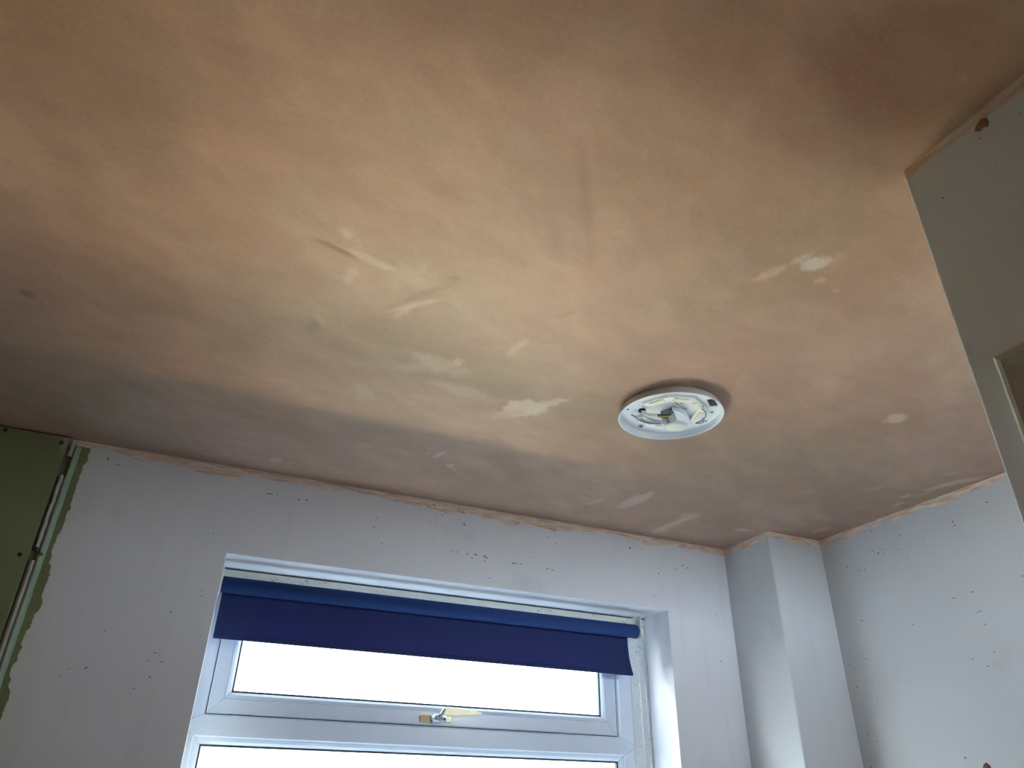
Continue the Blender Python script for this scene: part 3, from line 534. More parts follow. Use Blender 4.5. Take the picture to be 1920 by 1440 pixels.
FLECKS_RIGHT = [((2.474, 2.0176, 0.9625), (0.0, -0.0051, -0.0007), (0.0, 0.0002, -0.0034)), ((2.474, 1.8951, 0.9083), (0.0, -0.0059, -0.0008), (0.0, 0.0003, -0.0037)), ((2.474, 2.0345, 0.8864), (-0.0, -0.0066, -0.0008), (0.0, 0.0002, -0.0038)), ((2.474, 2.0095, 0.8694), (0.0, -0.007, -0.0008), (0.0, 0.0003, -0.0046)), ((2.474, 1.9886, 0.8789), (0.0, -0.0049, -0.0006), (0.0, 0.0003, -0.0041)), ((2.474, 1.9851, 0.8641), (-0.0, -0.0037, -0.0004), (-0.0, 0.0002, -0.0025)), ((2.474, 1.922, 0.8632), (-0.0, -0.0047, -0.0005), (0.0, 0.0002, -0.0024)), ((2.474, 2.1741, 0.8569), (0.0, -0.0065, -0.0007), (0.0, 0.0002, -0.0048)), ((2.474, 2.1203, 0.8282), (0.0, -0.0053, -0.0005), (0.0, 0.0002, -0.0034)), ((2.474, 2.0888, 0.8238), (0.0, -0.0057, -0.0006), (0.0, 0.0002, -0.0034)), ((2.474, 2.1557, 0.6364), (-0.0, -0.0073, -0.0003), (-0.0, 0.0002, -0.0044)), ((2.474, 1.6714, 0.645), (0.0, -0.0087, -0.0007), (0.0, 0.0005, -0.0031)), ((2.474, 1.7485, 0.6392), (0.0, -0.0163, -0.0008), (0.0, 0.0002, -0.0018)), ((2.474, 1.6638, 0.5789), (0.0, -0.0057, -0.0002), (0.0, 0.0004, -0.0031)), ((2.474, 1.6753, 0.5775), (0.0, -0.0097, 0.0004), (0.0, 0.0, -0.0015)), ((2.474, 1.6608, 0.535), (0.0, -0.0042, -0.0001), (0.0, 0.0005, -0.0037)), ((2.474, 1.6563, 0.4472), (0.0, -0.0044, 0.0001), (0.0, 0.0003, -0.0026)), ((2.474, 1.692, 0.4077), (0.0, -0.0053, 0.0001), (0.0, 0.0004, -0.0032)), ((2.474, 1.7391, 0.4355), (0.0, -0.0043, 0.0001), (0.0, 0.0003, -0.0026)), ((2.474, 2.1741, 0.4946), (0.0, -0.0051, -0.0), (0.0, 0.0001, -0.0031)), ((2.474, 2.2594, 0.4853), (-0.0, -0.0054, -0.0), (0.0, 0.0001, -0.0028)), ((2.474, 2.2461, 0.4009), (0.0, -0.0053, 0.0001), (-0.0, 0.0001, -0.0038)), ((2.474, 2.161, 0.3553), (0.0, -0.0045, 0.0002), (0.0, 0.0001, -0.0029)), ((2.474, 2.2378, 0.2346), (0.0, -0.0057, -0.003), (0.0, 0.0027, -0.0024)), ((2.474, 2.203, 0.2075), (0.0, -0.0054, 0.0004), (0.0, 0.0001, -0.0035)), ((2.474, 1.861, 0.1418), (0.0, -0.0094, -0.001), (0.0, 0.0013, -0.0031)), ((2.474, 1.5288, 0.9229), (0.0, -0.0052, -0.0008), (0.0, 0.0007, -0.0048)), ((2.474, 1.5556, 0.8965), (0.0, -0.0038, -0.0005), (0.0, 0.0004, -0.0029)), ((2.474, 1.9332, 0.5823), (0.0, -0.0054, -0.0002), (0.0, 0.0002, -0.0022)), ((2.474, 1.4887, 0.6573), (0.0, -0.0052, -0.0003), (0.0, 0.0003, -0.0023)), ((2.474, 1.8871, 0.8238), (0.0, -0.0046, -0.0005), (0.0, 0.0002, -0.0024)), ((2.474, 2.1702, 0.412), (-0.0, -0.0038, 0.0001), (-0.0, 0.0001, -0.0028)), ((2.474, 2.2563, 0.1241), (-0.0, -0.005, 0.0005), (-0.0, 0.0001, -0.0035)), ((2.474, 1.6666, 0.8816), (0.0, -0.0033, -0.0023), (0.0, 0.0036, -0.0045)), ((2.474, 1.6704, 0.8967), (0.0, -0.0033, -0.0024), (0.0, 0.0037, -0.0045)), ((2.474, 1.6794, 0.7873), (0.0, -0.003, -0.0003), (0.0, 0.0003, -0.0022)), ((2.474, 1.7999, 0.87), (0.0, -0.0044, -0.0005), (0.0, 0.0002, -0.0024))]
FLECKS_NEAR = [((1.0216, 0.5431, 0.893), (0.0, -0.0032, 0.0003), (0.0, -0.0006, -0.0024)), ((1.0216, 0.4539, 0.9057), (0.0, -0.0015, -0.001), (0.0, 0.0003, -0.0016)), ((1.0216, 0.4402, 0.9701), (0.0, -0.0018, 0.0013), (0.0, -0.0009, -0.0022)), ((1.0216, 0.4511, 0.8865), (0.0, -0.0014, -0.001), (0.0, 0.0003, -0.002)), ((1.0216, 0.4672, 0.8818), (0.0, -0.0015, -0.001), (0.0, 0.0003, -0.002)), ((1.0216, 0.392, 0.9371), (0.0, -0.002, 0.0001), (0.0, -0.0004, -0.0028)), ((1.0216, 0.4576, 0.9483), (0.0, -0.0004, -0.0047), (0.0, 0.0015, 0.0003))]

def flecks(name, spots, mat, wall, out):
    """dried plaster splashes: small raised irregular blobs on a wall; out = unit vector into the room"""
    bm = bmesh.new(); rnd = random.Random(5)
    for (c, u, v) in spots:
        c = Vector(c); u = Vector(u); v = Vector(v); n = 9
        ring = []
        for k in range(n):
            a = 2*math.pi*k/n; r = 0.45+0.32*rnd.random()
            ring.append(bm.verts.new(c+u*math.cos(a)*r+v*math.sin(a)*r+Vector(out)*0.0001))
        top = bm.verts.new(c+Vector(out)*0.0011)
        for k in range(n): bm.faces.new((ring[k], ring[(k+1) % n], top))
    return finish(name, bm, mat, wall, kind='stuff')
M_FLECK = simple('dried_splash', rgb(140, 122, 108), 0.8, var=0.35, scale=60)
M_FLECK2 = simple('dried_splash_grey', rgb(112, 112, 108), 0.8, var=0.35, scale=60)

ceiling = make_ceiling()
wall_back = make_wall_back()
flecks('plaster_splash', FLECKS_BACK, M_FLECK, wall_back, (0, -1, 0))
wall_right = wall_box('wall_right', M_WALLR, RX, RX+0.16, YS-0.13, D+0.02, FLOOR, H)
flecks('plaster_splash', FLECKS_RIGHT, M_FLECK2, wall_right, (-1, 0, 0))
# boxed-in column in the far right corner
bm = bmesh.new(); box(bm, XC, RX+0.002, D-RB, D+0.002, FLOOR, H)
es = [e for e in bm.edges if all(abs(v.co.x-XC) < 1e-5 and abs(v.co.y-(D-RB)) < 1e-5 for v in e.verts)]
bmesh.ops.bevel(bm, geom=es, offset=0.006, segments=4, affect='EDGES', profile=0.5)
finish('wall_corner_boxing', bm, M_WALLR, kind='structure')
# near wall stub, with a door opening cut through it
DY1, DZ1 = 0.500, 0.527                      # lining edge of the opening
bm = bmesh.new()
box(bm, XS, XS+0.13, DY1, YS, FLOOR, H)
box(bm, XS, XS+0.13, YF, DY1, DZ1, H)
box(bm, XS, XS+0.13, YF, DY1-0.90, FLOOR, DZ1)
VX0, VX1, VZ0, VZ1 = 1.45, 2.38, 0.40, 0.90      # unseen glazed opening added as fill light for the walls
box(bm, XS+0.13, VX0, YS-0.13, YS, FLOOR, H); box(bm, VX1, RX+0.0005, YS-0.13, YS, FLOOR, H)
box(bm, VX0, VX1, YS-0.13, YS, FLOOR, VZ0); box(bm, VX0, VX1, YS-0.13, YS, VZ1, H)
es = [e for e in bm.edges if all(abs(v.co.x-XS) < 1e-5 and abs(v.co.y-YS) < 1e-5 for v in e.verts)]
bmesh.ops.bevel(bm, geom=es, offset=0.004, segments=3, affect='EDGES', profile=0.5)
wall_near = finish('wall_near', bm, M_WALLN, kind='structure')
flecks('plaster_splash', FLECKS_NEAR, M_FLECK, wall_near, (-1, 0, 0))
bm = bmesh.new(); rnd = random.Random(3); c0 = Vector((XS-0.0002, 0.4485, 0.9710)); ring = []
for (dy, dz) in ((-0.012, 0.006), (-0.013, -0.004), (-0.009, -0.014), (-0.003, -0.009), (0.004, -0.011), (0.012, -0.003), (0.007, 0.005), (-0.003, 0.010)):
    ring.append(bm.verts.new(c0+Vector((0, dy, dz))))
top = bm.verts.new(c0+Vector((-0.0016, -0.004, -0.002)))
for i_ in range(8): bm.faces.new((ring[i_], ring[(i_+1) % 8], top))
finish('plaster_flake', bm, simple('brown_plaster_flake', rgb(150, 108, 84), 0.8, var=0.2, scale=60), wall_near)
wall_box('wall_left', M_BARE, XL-0.16, XL, YF-0.2, D+0.02, FLOOR, H)
bm = bmesh.new(); box(bm, XL-0.16, XS+0.13, YF-0.16, YF, FLOOR, H)
finish('wall_front', bm, M_BARE, kind='structure')
wall_box('floor', M_FLOOR, XL-0.2, RX+0.2, YF-0.2, D+0.28, FLOOR-0.1, FLOOR)

# door in the near wall: architrave with mitred corner, lining, slab
M_GLOSS = simple('worn_white_gloss_paint', rgb(176, 172, 164), 0.30, spec=0.5, var=0.08, scale=12, bump=0.2)
door = empty('door_1', (XS, DY1-0.45, FLOOR), kind='structure')
def arch_leg(p0, p1, inner, name, mit):
    """architrave board along p0->p1 in the (y,z) plane, `inner` points to the opening"""
    bm = bmesh.new(); w = 0.062
    prof = [(0.0, 0.0), (0.0, 0.012), (0.006, 0.017), (0.012, 0.018), (0.020, 0.0165), (0.046, 0.0125), (0.054, 0.011), (0.062, 0.008), (0.062, 0.0)]
    p0 = Vector(p0); p1 = Vector(p1); inn = Vector(inner); d = (p1-p0).normalized()
    rows = []
    for (s, t) in prof:
        a = p0+inn*s + (d*s if mit[0] else Vector((0, 0))); b = p1+inn*s - (d*s if mit[1] else Vector((0, 0)))
        rows.append((bm.verts.new((XS-t, a.x, a.y)), bm.verts.new((XS-t, b.x, b.y))))
    for r0, r1 in zip(rows[:-1], rows[1:]): bm.faces.new((r0[0], r0[1], r1[1], r1[0]))
    finish(name, bm, M_GLOSS, door)
ay, az = 0.549, 0.576
arch_leg((ay, FLOOR), (ay, az), (-1, 0), 'architrave', (False, True))
arch_leg((ay, az-0.0004), (ay-0.98, az-0.0004), (0, -1), 'architrave', (True, True))
arch_leg((ay-0.98, az), (ay-0.98, FLOOR), (1, 0), 'architrave', (True, False))
bm = bmesh.new()
box(bm, XS-0.001, XS+0.131, DY1-0.013, DY1+0.001, FLOOR, DZ1); box(bm, XS-0.001, XS+0.131, DY1-0.901, DY1-0.887, FLOOR, DZ1)
box(bm, XS-0.001, XS+0.131, DY1-0.90, DY1, DZ1-0.014, DZ1+0.001)
finish('door_lining', bm, M_GLOSS, door)
bm = bmesh.new(); box(bm, XS+0.085, XS+0.13, DY1-0.886, DY1-0.014, FLOOR+0.01, DZ1-0.016, bev=0.002)
slab = finish('door_leaf', bm, M_GLOSS, door)

# outside, unseen, laid out to shape the light: pale ground in sun beyond the shade of the house, and the house that throws it
bm = bmesh.new(); box(bm, -60, 60, D+REV+0.1, 90, GZ-0.2, GZ); finish('ground', bm, M_LAWN, kind='structure')
bm = bmesh.new(); box(bm, 0.8, 60, GY, 90, GZ-0.2, GZ+0.02); finish('ground_paving', bm, M_GROUND, kind='structure')  # unseen paving, placed to bounce sunlight onto the ceiling
bm = bmesh.new(); box(bm, -60, 60, -60, YS-0.14, GZ-0.2, GZ); finish('ground_rear', bm, M_TARMAC, kind='structure')
bm = bmesh.new(); box(bm, -9.0, -3.2, 4.6, 14.0, GZ, 2.1); finish('neighbour_wall', bm, M_RENDER, kind='structure')  # unseen wall added to cut sky light on the right reveal
bm = bmesh.new(); box(bm, -40, 40, 11.2, 13.0, GZ, GZ+3.9); finish('garden_hedge', bm, M_LAWN, kind='structure')  # unseen hedge added to block low light from the far ceiling
bm = bmesh.new()
YH = YF-0.155
box(bm, -12, 12, -1.35, D+REV+0.10, H+0.16, H+0.34)  # unseen roof, overhang sized to keep sun out of the fill window
box(bm, -12, XS+0.13, YH, D+REV+0.10, GZ, FLOOR-0.12)
box(bm, XS+0.13, 12, YS-0.13, D+REV+0.10, GZ, FLOOR-0.12)
box(bm, -12, XL-0.21, YH, D+REV+0.10, FLOOR-0.12, H+0.16)
box(bm, RX+0.21, 12, YS-0.13, D+REV+0.10, FLOOR-0.12, H+0.16)
finish('wall_house_outside', bm, M_EXT, kind='structure')

# ---------------------------------------------------------------- window
win = empty('window_1', ((WX0+WX1)/2, Y0, WZ0), kind='structure')
FX0, FX1 = 0.0745, 1.777; TZ = 0.1865; WT = 0.672
SX0, SX1, SZ0, SZ1 = 0.141, 1.702, 0.2200, 0.612
LX0, LX1, LZ0, LZ1 = 0.124, 1.722, -0.49, 0.1520
yb = Y0+0.075
bm = bmesh.new()
pr = [(0, yb), (0, Y0), (0.80, Y0), (0.93, Y0+0.0015), (1.0, Y0+0.007), (1.0, yb)]
frame_ring(bm, FX0, FX1, TZ, WT, SX0-FX0, FX1-SX1, SZ0-TZ, WT-SZ1, pr)
frame_ring(bm, FX0, FX1, WZ0+0.03, TZ, LX0-FX0, FX1-LX1, LZ0-WZ0-0.03, TZ-LZ1, [(0, yb), (0, Y0), (0.86, Y0), (0.96, Y0+0.0015), (1.0, Y0+0.005), (1.0, yb)])
finish('window_frame', bm, M_UPVC, win)
# opening fanlight sash: flat face, glazing bead, rubber gasket, pane
e_ = 0.0018
def sash(name, x0, x1, z0, z1, w, yf, with_face, bead_w):
    bm = bmesh.new()
    if with_face:
        fb = 1-bead_w/w
        p = [(0, yf+0.03), (0, yf+0.002), (0.05, yf), (fb-0.03, yf), (fb-0.01, yf+0.0022), (fb, yf+0.0022)]
        frame_ring(bm, x0, x1, z0, z1, w, w, w, w, p)
        o = finish('sash', bm, M_UPVC, win)
        bx0, bx1, bz0, bz1 = x0+w-bead_w, x1-w+bead_w, z0+w-bead_w, z1-w+bead_w
        par = o
    else:
        bx0, bx1, bz0, bz1 = x0, x1, z0, z1; par = win; bm.free()
    bm = bmesh.new()
    frame_ring(bm, bx0, bx1, bz0, bz1, bead_w, bead_w, bead_w, bead_w, [(0, yf+0.02), (0, yf+0.0012), (0.12, yf+0.001), (0.55, yf+0.0035), (0.9, yf+0.0085), (1.0, yf+0.0105), (1.0, yf+0.021)])
    finish('glazing_bead', bm, M_UPVC, par)
    g = bead_w
    bm = bmesh.new()
    frame_ring(bm, bx0+g-e_, bx1-g+e_, bz0+g-e_, bz1-g+e_, 0.0080, 0.0080, 0.0080, 0.0080, [(0, yf+0.020), (0.1, yf+0.0100), (0.9, yf+0.0112), (1.0, yf+0.0240)], seam=0.0001)
    finish('gasket', bm, M_GASKET, par)
    bm = bmesh.new(); box(bm, bx0+g-0.004, bx1-g+0.004, yf+0.0245, yf+0.0275, bz0+g-0.004, bz1-g+0.004)
    finish('pane', bm, M_GLASS, par)
    return par
s1 = sash('sash', SX0+0.0025, SX1-0.0025, SZ0+0.0025, SZ1-0.0025, 0.0675, Y0+0.0045, True, 0.0195)
sash('fixed_light', LX0, LX1, LZ0, LZ1, 0, Y0+0.004, False, 0.0205)
# hinge-side weather gap behind the sash stays dark
bm = bmesh.new()
frame_ring(bm, SX0-0.001, SX1+0.001, SZ0-0.001, SZ1+0.001, 0.012, 0.012, 0.012, 0.012, [(0, Y0+0.022), (1, Y0+0.022)], seam=0.0001)
finish('weather_seal', bm, M_GASKET, win)
# packing strips between frame and reveal
bm = bmesh.new(); box(bm, WX0+0.001, WX1-0.001, Y0-0.010, Y0+0.012, WT-0.016, WZ1-0.0060, bev=0.0015)
finish('head_packing_strip', bm, M_MOULD, win)
bm = bmesh.new(); box(bm, FX1-0.004, WX1-0.0015, Y0-0.002, Y0+0.012, WZ0+0.031, WT-0.017, bev=0.0015)
finish('side_packing_strip', bm, M_MOULDR, win)
bm = bmesh.new(); tube(bm, [(WX1-0.004, Y0-0.004, z) for z in np.linspace(WZ0+0.04, WT, 24)], [0.0055+0.002*math.sin(i*2.1) for i in range(24)], 8)
finish('sealant_bead', bm, M_MOULDR, win, smooth=True)
bm = bmesh.new(); box(bm, WX0+0.001, WX1-0.001, D-0.035, Y0-0.001, WZ0+0.0005, WZ0+0.03, bev=0.006)
finish('window_sill', bm, M_UPVC, win)
# outer backing so the wall cavity is closed around the frame
for args in ((WX0-0.001, WX1+0.001, Y0+0.012, Y0+0.09, WT-0.004, WZ1+0.001), (FX1-0.004, WX1+0.001, Y0+0.012, Y0+0.09, WZ0, WT-0.004), (WX0-0.001, FX0+0.002, Y0+0.012, Y0+0.09, WZ0, WT-0.004)):
    bm = bmesh.new(); box(bm, *args); finish('cavity_seal', bm, M_GASKET, win)
# fastener on the sash bottom rail
M_BRASS = simple('worn_lacquered_brass', rgb(206, 196, 158), 0.35, metal=0.35, var=0.12, scale=60)
M_STEEL = simple('grey_die_cast_metal', rgb(150, 160, 166), 0.3, metal=0.5, var=0.1, scale=60)
M_TAN = simple('tan_plastic_packer', rgb(196, 168, 116), 0.45, var=0.1)
han = empty('window_handle', (0.94, Y0, 0.245)); han.parent = win; han.matrix_parent_inverse = Matrix.Translation(-ABS[win])
yh = Y0+0.0045
bm = bmesh.new(); box(bm, 0.872, 0.906, yh-0.016, yh, 0.2325, 0.2555, bev=0.002); finish('keeper_block', bm, M_TAN, han, label='tan end block')
bm = bmesh.new(); box(bm, 0.906, 0.990, yh-0.009, yh, 0.2335, 0.2560, bev=0.003); finish('backplate', bm, M_BRASS, han)
bm = bmesh.new()
tube(bm, [(0.922, yh-0.004, 0.2440), (0.922, yh-0.016, 0.2445), (0.927, yh-0.028, 0.2460), (0.934, yh-0.034, 0.2480)], [0.0150, 0.0155, 0.0140, 0.0100], 20)
tube(bm, [(0.914, yh-0.020, 0.243), (0.940, yh-0.022, 0.2445), (0.962, yh-0.020, 0.2455)], [0.0115, 0.0120, 0.0105], 20)
tube(bm, [(0.934, yh-0.022, 0.246), (0.944, yh-0.034, 0.262), (0.952, yh-0.040, 0.2765)], [0.0085, 0.0075, 0.006], 16)
finish('pivot_body', bm, M_STEEL, han, smooth=True, label='grey cast metal pivot')
bm = bmesh.new()
a0 = [(0.948, 0.2560), (0.949, 0.2795), (0.985, 0.2800), (1.060, 0.2765), (1.092, 0.2735), (1.100, 0.2690), (1.092, 0.2660), (1.030, 0.2605), (0.985, 0.2570)]
f0 = [bm.verts.new((x, yh-0.044, z)) for x, z in a0]; f1 = [bm.verts.new((x, yh-0.034, z)) for x, z in a0]
fs = [bm.faces.new(f0), bm.faces.new(f1[::-1])]
for i in range(len(a0)): fs.append(bm.faces.new((f0[i], f1[i], f1[(i+1) % len(a0)], f0[(i+1) % len(a0)])))
bmesh.ops.bevel(bm, geom=list({e for f in fs for e in f.edges}), offset=0.0018, segments=2, affect='EDGES')
finish('lever', bm, M_BRASS, han)
bm = bmesh.new(); tube(bm, [(0.953, yh-0.018, 0.2440), (0.953, yh-0.034, 0.2430)], 0.0078, 20)
pin = finish('fixing_screw', bm, M_STEEL, han)
bm = bmesh.new(); tube(bm, [(0.953, yh-0.0338, 0.2430), (0.953, yh-0.0346, 0.2430)], 0.0040, 14)
finish('screw_recess', bm, M_BLACK, han)

fill_win = empty('window_2', ((VX0+VX1)/2, YS-0.1, VZ0), kind='structure')  # made-up window out of view, added to brighten the walls
bm = bmesh.new(); frame_ring(bm, VX0+0.001, VX1-0.001, VZ0+0.001, VZ1-0.001, 0.06, 0.06, 0.06, 0.06, [(0, YS-0.12), (0, YS-0.06), (0.9, YS-0.06), (1, YS-0.07), (1, YS-0.12)])
finish('window_frame', bm, M_UPVC, fill_win)  # frame of the added fill window
bm = bmesh.new(); box(bm, VX0+0.055, VX1-0.055, YS-0.10, YS-0.096, VZ0+0.055, VZ1-0.055); finish('pane', bm, M_GLASS, fill_win)  # pane of the added fill window

# ---------------------------------------------------------------- roller blind
RY, RZ, RR = D+0.088, 0.6115, 0.0272
blind = empty('roller_blind', (0.92, RY, RZ), 'navy blue fabric roller blind half drawn across the top of the white window', 'blind')
bm = bmesh.new()
tube(bm, [(0.1045, RY, RZ), (0.1050, RY, RZ), (1.7400, RY, RZ), (1.7480, RY, RZ), (1.7500, RY, RZ)], [RR*0.9, RR, RR, RR*0.97, RR*0.86], 48)
finish('fabric_roll', bm, M_ROLL, blind, smooth=True)
bm = bmesh.new(); n = 60; m_ = 14; rows = []
cb = 0.4425
for i in range(n+1):
    t = i/n; row = []
    for j in range(m_+1):
        s = j/m_
        xl = 0.112-0.0*s; xr = 1.722+0.014*s**3*1.0
        x = xl+(xr-xl)*t
        z = (RZ+0.006)*(1-s)+cb*s
        y = RY+RR*0.97-0.004*s*s + 0.0012*math.sin(t*9+s*2)*s + 0.003*max(0, t-0.93)/0.07*math.sin(s*4)
        row.append(bm.verts.new((x, y, z)))
    rows.append(row)
for i in range(n):
    for j in range(m_): bm.faces.new((rows[i][j], rows[i+1][j], rows[i+1][j+1], rows[i][j+1]))
sheet = finish('hanging_fabric', bm, M_CLOTH, blind, smooth=True)
sm = sheet.modifiers.new('thick', 'SOLIDIFY'); sm.thickness = 0.0009
bm = bmesh.new(); box(bm, 0.113, 1.7345, RY+RR*0.97-0.0065, RY+RR*0.97-0.0015, cb-0.002, cb+0.012, bev=0.0015)
finish('hem_bar', bm, M_CLOTH, blind)
M_PLAST = simple('white_plastic', rgb(222, 224, 220), 0.35, var=0.04)
for xx in (0.0975, 1.7530):
    bm = bmesh.new(); box(bm, xx, xx+0.0045, RY-0.030, RY+0.075, RZ-0.030, RZ+0.060, bev=0.0018)
    tube(bm, [(xx, RY, RZ), (xx+0.006, RY, RZ)], 0.017, 24)
    finish('bracket', bm, M_PLAST, blind)
bm = bmesh.new(); tube(bm, [(1.7580, RY, RZ), (1.7700, RY, RZ)], 0.024, 32); finish('chain_wheel', bm, M_PLAST, blind)
bm = bmesh.new()
for ysgn in (-1, 1):
    z = RZ-0.004
    while z > -0.42:
        bmesh.ops.create_uvsphere(bm, u_segments=8, v_segments=6, radius=0.0023, matrix=Matrix.Translation((1.7655+0.001*math.sin(z*9), RY+ysgn*0.021, z)))
        z -= 0.0115
    tube(bm, [(1.7655+0.001*math.sin(zz*9), RY+ysgn*0.021, zz) for zz in np.linspace(RZ, -0.42, 30)], 0.0006, 5)
finish('pull_chain', bm, M_PLAST, blind, smooth=True, label='white bead pull chain')

# ---------------------------------------------------------------- green plasterboard and its edge strip
def mat_board():
    m, nt, b = newmat('green_moisture_board'); k = N(nt); p = k.pos()
    sep = k.n('ShaderNodeSeparateXYZ'); k.l(p, sep.inputs[0])
    c = k.mix(k.noise(p, 2.5, 3), rgb(118, 122, 82), rgb(134, 138, 98))
    c = k.mix(k.smooth(k.noise(p, 9, 4), 0.62, 0.8, 0, 0.35), c, rgb(120, 104, 86))
    dz = k.math('SUBTRACT', CAM_Z+H*SC, sep.outputs['Z'])
    e = k.math('SUBTRACT', dz, k.math('MULTIPLY', k.noise(p, 22, 4, 0.65), 0.03))
    c = k.mix(k.smooth(e, -0.010, -0.004, 0.9, 0), c, rgb(150, 116, 98))
    # bare paper where the edge joint was scraped
    gx = k.math('ADD', sep.outputs['X'], k.math('MULTIPLY', dz, 0.5))
    pm = k.math('MULTIPLY', k.smooth(sep.outputs['X'], -0.4275, -0.4225), k.smooth(dz, 0.030, 0.075, 1, 0))
    c = k.mix(k.math('MULTIPLY', pm, 0.7), c, rgb(150, 150, 138))
    k.l(c, b.inputs['Base Color']); b.inputs['Roughness'].default_value = 0.75
    k.bump(k.noise(p, 70, 2), 0.2, 0.001, b)
    return m
BT = 0.022
board = empty('plasterboard_sheet', (-1.0, D-BT, FLOOR), 'green moisture resistant plasterboard sheet with black screws left of the window wall', 'plasterboard')
bm = bmesh.new(); box(bm, XL+0.002, -0.4560, D-BT, D-0.0005, FLOOR+0.003, H-0.0045, bev=0.0012)
finish('board_face', bm, mat_board(), board)
for (x, z) in ((-0.4745, 0.9735), (-0.4790, 0.6050), (-0.4770, 0.4190), (-0.4770, 0.235), (-0.4770, 0.04), (-0.4770, -0.15), (-0.6350, 0.9850)):
    bm = bmesh.new(); c0 = Vector((x, D-BT, z)); seg = 16
    prof = [(0.0056, 0.0005), (0.0060, -0.0006), (0.0050, -0.0012), (0.0022, -0.0006), (0.0, -0.0006)]
    rings = []
    for (r, dy) in prof:
        rings.append([bm.verts.new(c0+Vector((r*math.cos(2*math.pi*k/seg), dy, r*math.sin(2*math.pi*k/seg)))) for k in range(seg)] if r > 0 else [bm.verts.new(c0+Vector((0, dy, 0)))])
    for a, b in zip(rings[:-1], rings[1:]):
        for k in range(seg):
            if len(b) == 1: bm.faces.new((a[k], a[(k+1) % seg], b[0]))
            else: bm.faces.new((a[k], a[(k+1) % seg], b[(k+1) % seg], b[k]))
    finish('screw', bm, M_BLACK, board)
strip = empty('edging_strip', (-0.43, D, FLOOR), 'pale green rounded edging strip between the green board and the white window wall', 'edging strip')
def strip_mesh(x0, x1, h, zs, jit, seed, peak=0.5):
    bm = bmesh.new(); rnd = random.Random(seed); rows = []; m = 8
    for z in zs:
        j0 = (rnd.random()-0.5)*jit; j1 = (rnd.random()-0.5)*jit; hh = h*(1+(rnd.random()-0.5)*jit*40)
        row = []
        for i in range(m+1):
            t = i/m; tt = t**(math.log(0.5)/math.log(peak))
            row.append(bm.verts.new((x0+j0+(x1+j1-x0-j0)*t, D-0.0004-hh*max(0, math.sin(math.pi*tt))**0.75, z)))
        rows.append(row)
    for r0, r1 in zip(rows[:-1], rows[1:]):
        for i in range(m): bm.faces.new((r0[i], r1[i], r1[i+1], r0[i+1]))
    return bm
M_PGREEN = simple('pale_green_gloss_paint', rgb(150, 170, 142), 0.4, var=0.12, scale=14)
M_OLIVE = simple('olive_green_paint', rgb(112, 120, 80), 0.5, var=0.15, scale=20)
M_FILL = simple('rough_grey_plaster', rgb(186, 178, 170), 0.8, var=0.16, scale=45, bump=0.6)
zs = list(np.arange(FLOOR+0.002, H-0.012, 0.02))
finish('painted_bead', strip_mesh(-0.4375, -0.4165, 0.016, zs, 0.0012, 3, 0.42), M_PGREEN, strip, smooth=True)
finish('plaster_fillet', strip_mesh(-0.4545, -0.4335, 0.0165, [z for z in np.arange(FLOOR+0.002, 0.615, 0.02)], 0.0008, 4, 0.55), M_FILL, strip, smooth=True, label='smooth grey plaster fillet')
finish('plaster_fillet', strip_mesh(-0.4530, -0.4360, 0.019, [z for z in np.arange(0.625, 0.875, 0.006)], 0.0045, 6, 0.5), M_FILL, strip, smooth=True, label='ragged pale plaster fillet')
finish('plaster_fillet', strip_mesh(-0.4530, -0.4320, 0.017, [z for z in np.arange(0.935, 0.992, 0.006)], 0.0030, 7, 0.5), M_FILL, strip, smooth=True, label='short pale plaster lump under the ceiling')
bm = bmesh.new(); bmesh.ops.create_uvsphere(bm, u_segments=12, v_segments=8, radius=0.0058, matrix=Matrix.Translation((-0.4440, D-0.0170, 0.6300)) @ Matrix.Diagonal((1.1, 0.7, 0.9, 1)))
finish('screw', bm, M_BLACK, strip)
bm = bmesh.new(); bmesh.ops.create_icosphere(bm, subdivisions=2, radius=0.008, matrix=Matrix.Translation((-0.4300, D-0.0140, 0.615)) @ Matrix.Diagonal((1.2, 0.7, 0.8, 1)))
finish('rust_chip', bm, simple('rusty_brown', rgb(120, 92, 66), 0.8, var=0.3, scale=80), strip)

# wall plug hole low on the right wall
bm = bmesh.new(); rnd = random.Random(9)
c0 = Vector((RX, 1.7935, 0.1110)); n = 14
r0 = [bm.verts.new(c0+Vector((-0.0012, math.cos(2*math.pi*k/n)*0.013*(0.8+0.4*rnd.random()), math.sin(2*math.pi*k/n)*0.015*(0.8+0.4*rnd.random())))) for k in range(n)]
r1 = [bm.verts.new(c0+Vector((-0.0062, math.cos(2*math.pi*k/n)*0.0075, math.sin(2*math.pi*k/n)*0.0080))) for k in range(n)]
c1 = bm.verts.new(c0+Vector((-0.0025, 0, 0)))
rb = [bm.verts.new(v.co+Vector((0.0012, 0, 0))) for v in r0]
for k in range(n):
    k2 = (k+1) % n
    bm.faces.new((r0[k], r0[k2], r1[k2], r1[k])); bm.faces.new((r1[k], r1[k2], c1)); bm.faces.new((rb[k], rb[k2], r0[k2], r0[k]))
o = finish('wall_plug', bm, simple('red_brown_plug', rgb(112, 78, 66), 0.7, var=0.3, scale=120))
o['label'] = 'broken red brown wall plug sticking out low on the right wall'; o['category'] = 'wall plug'

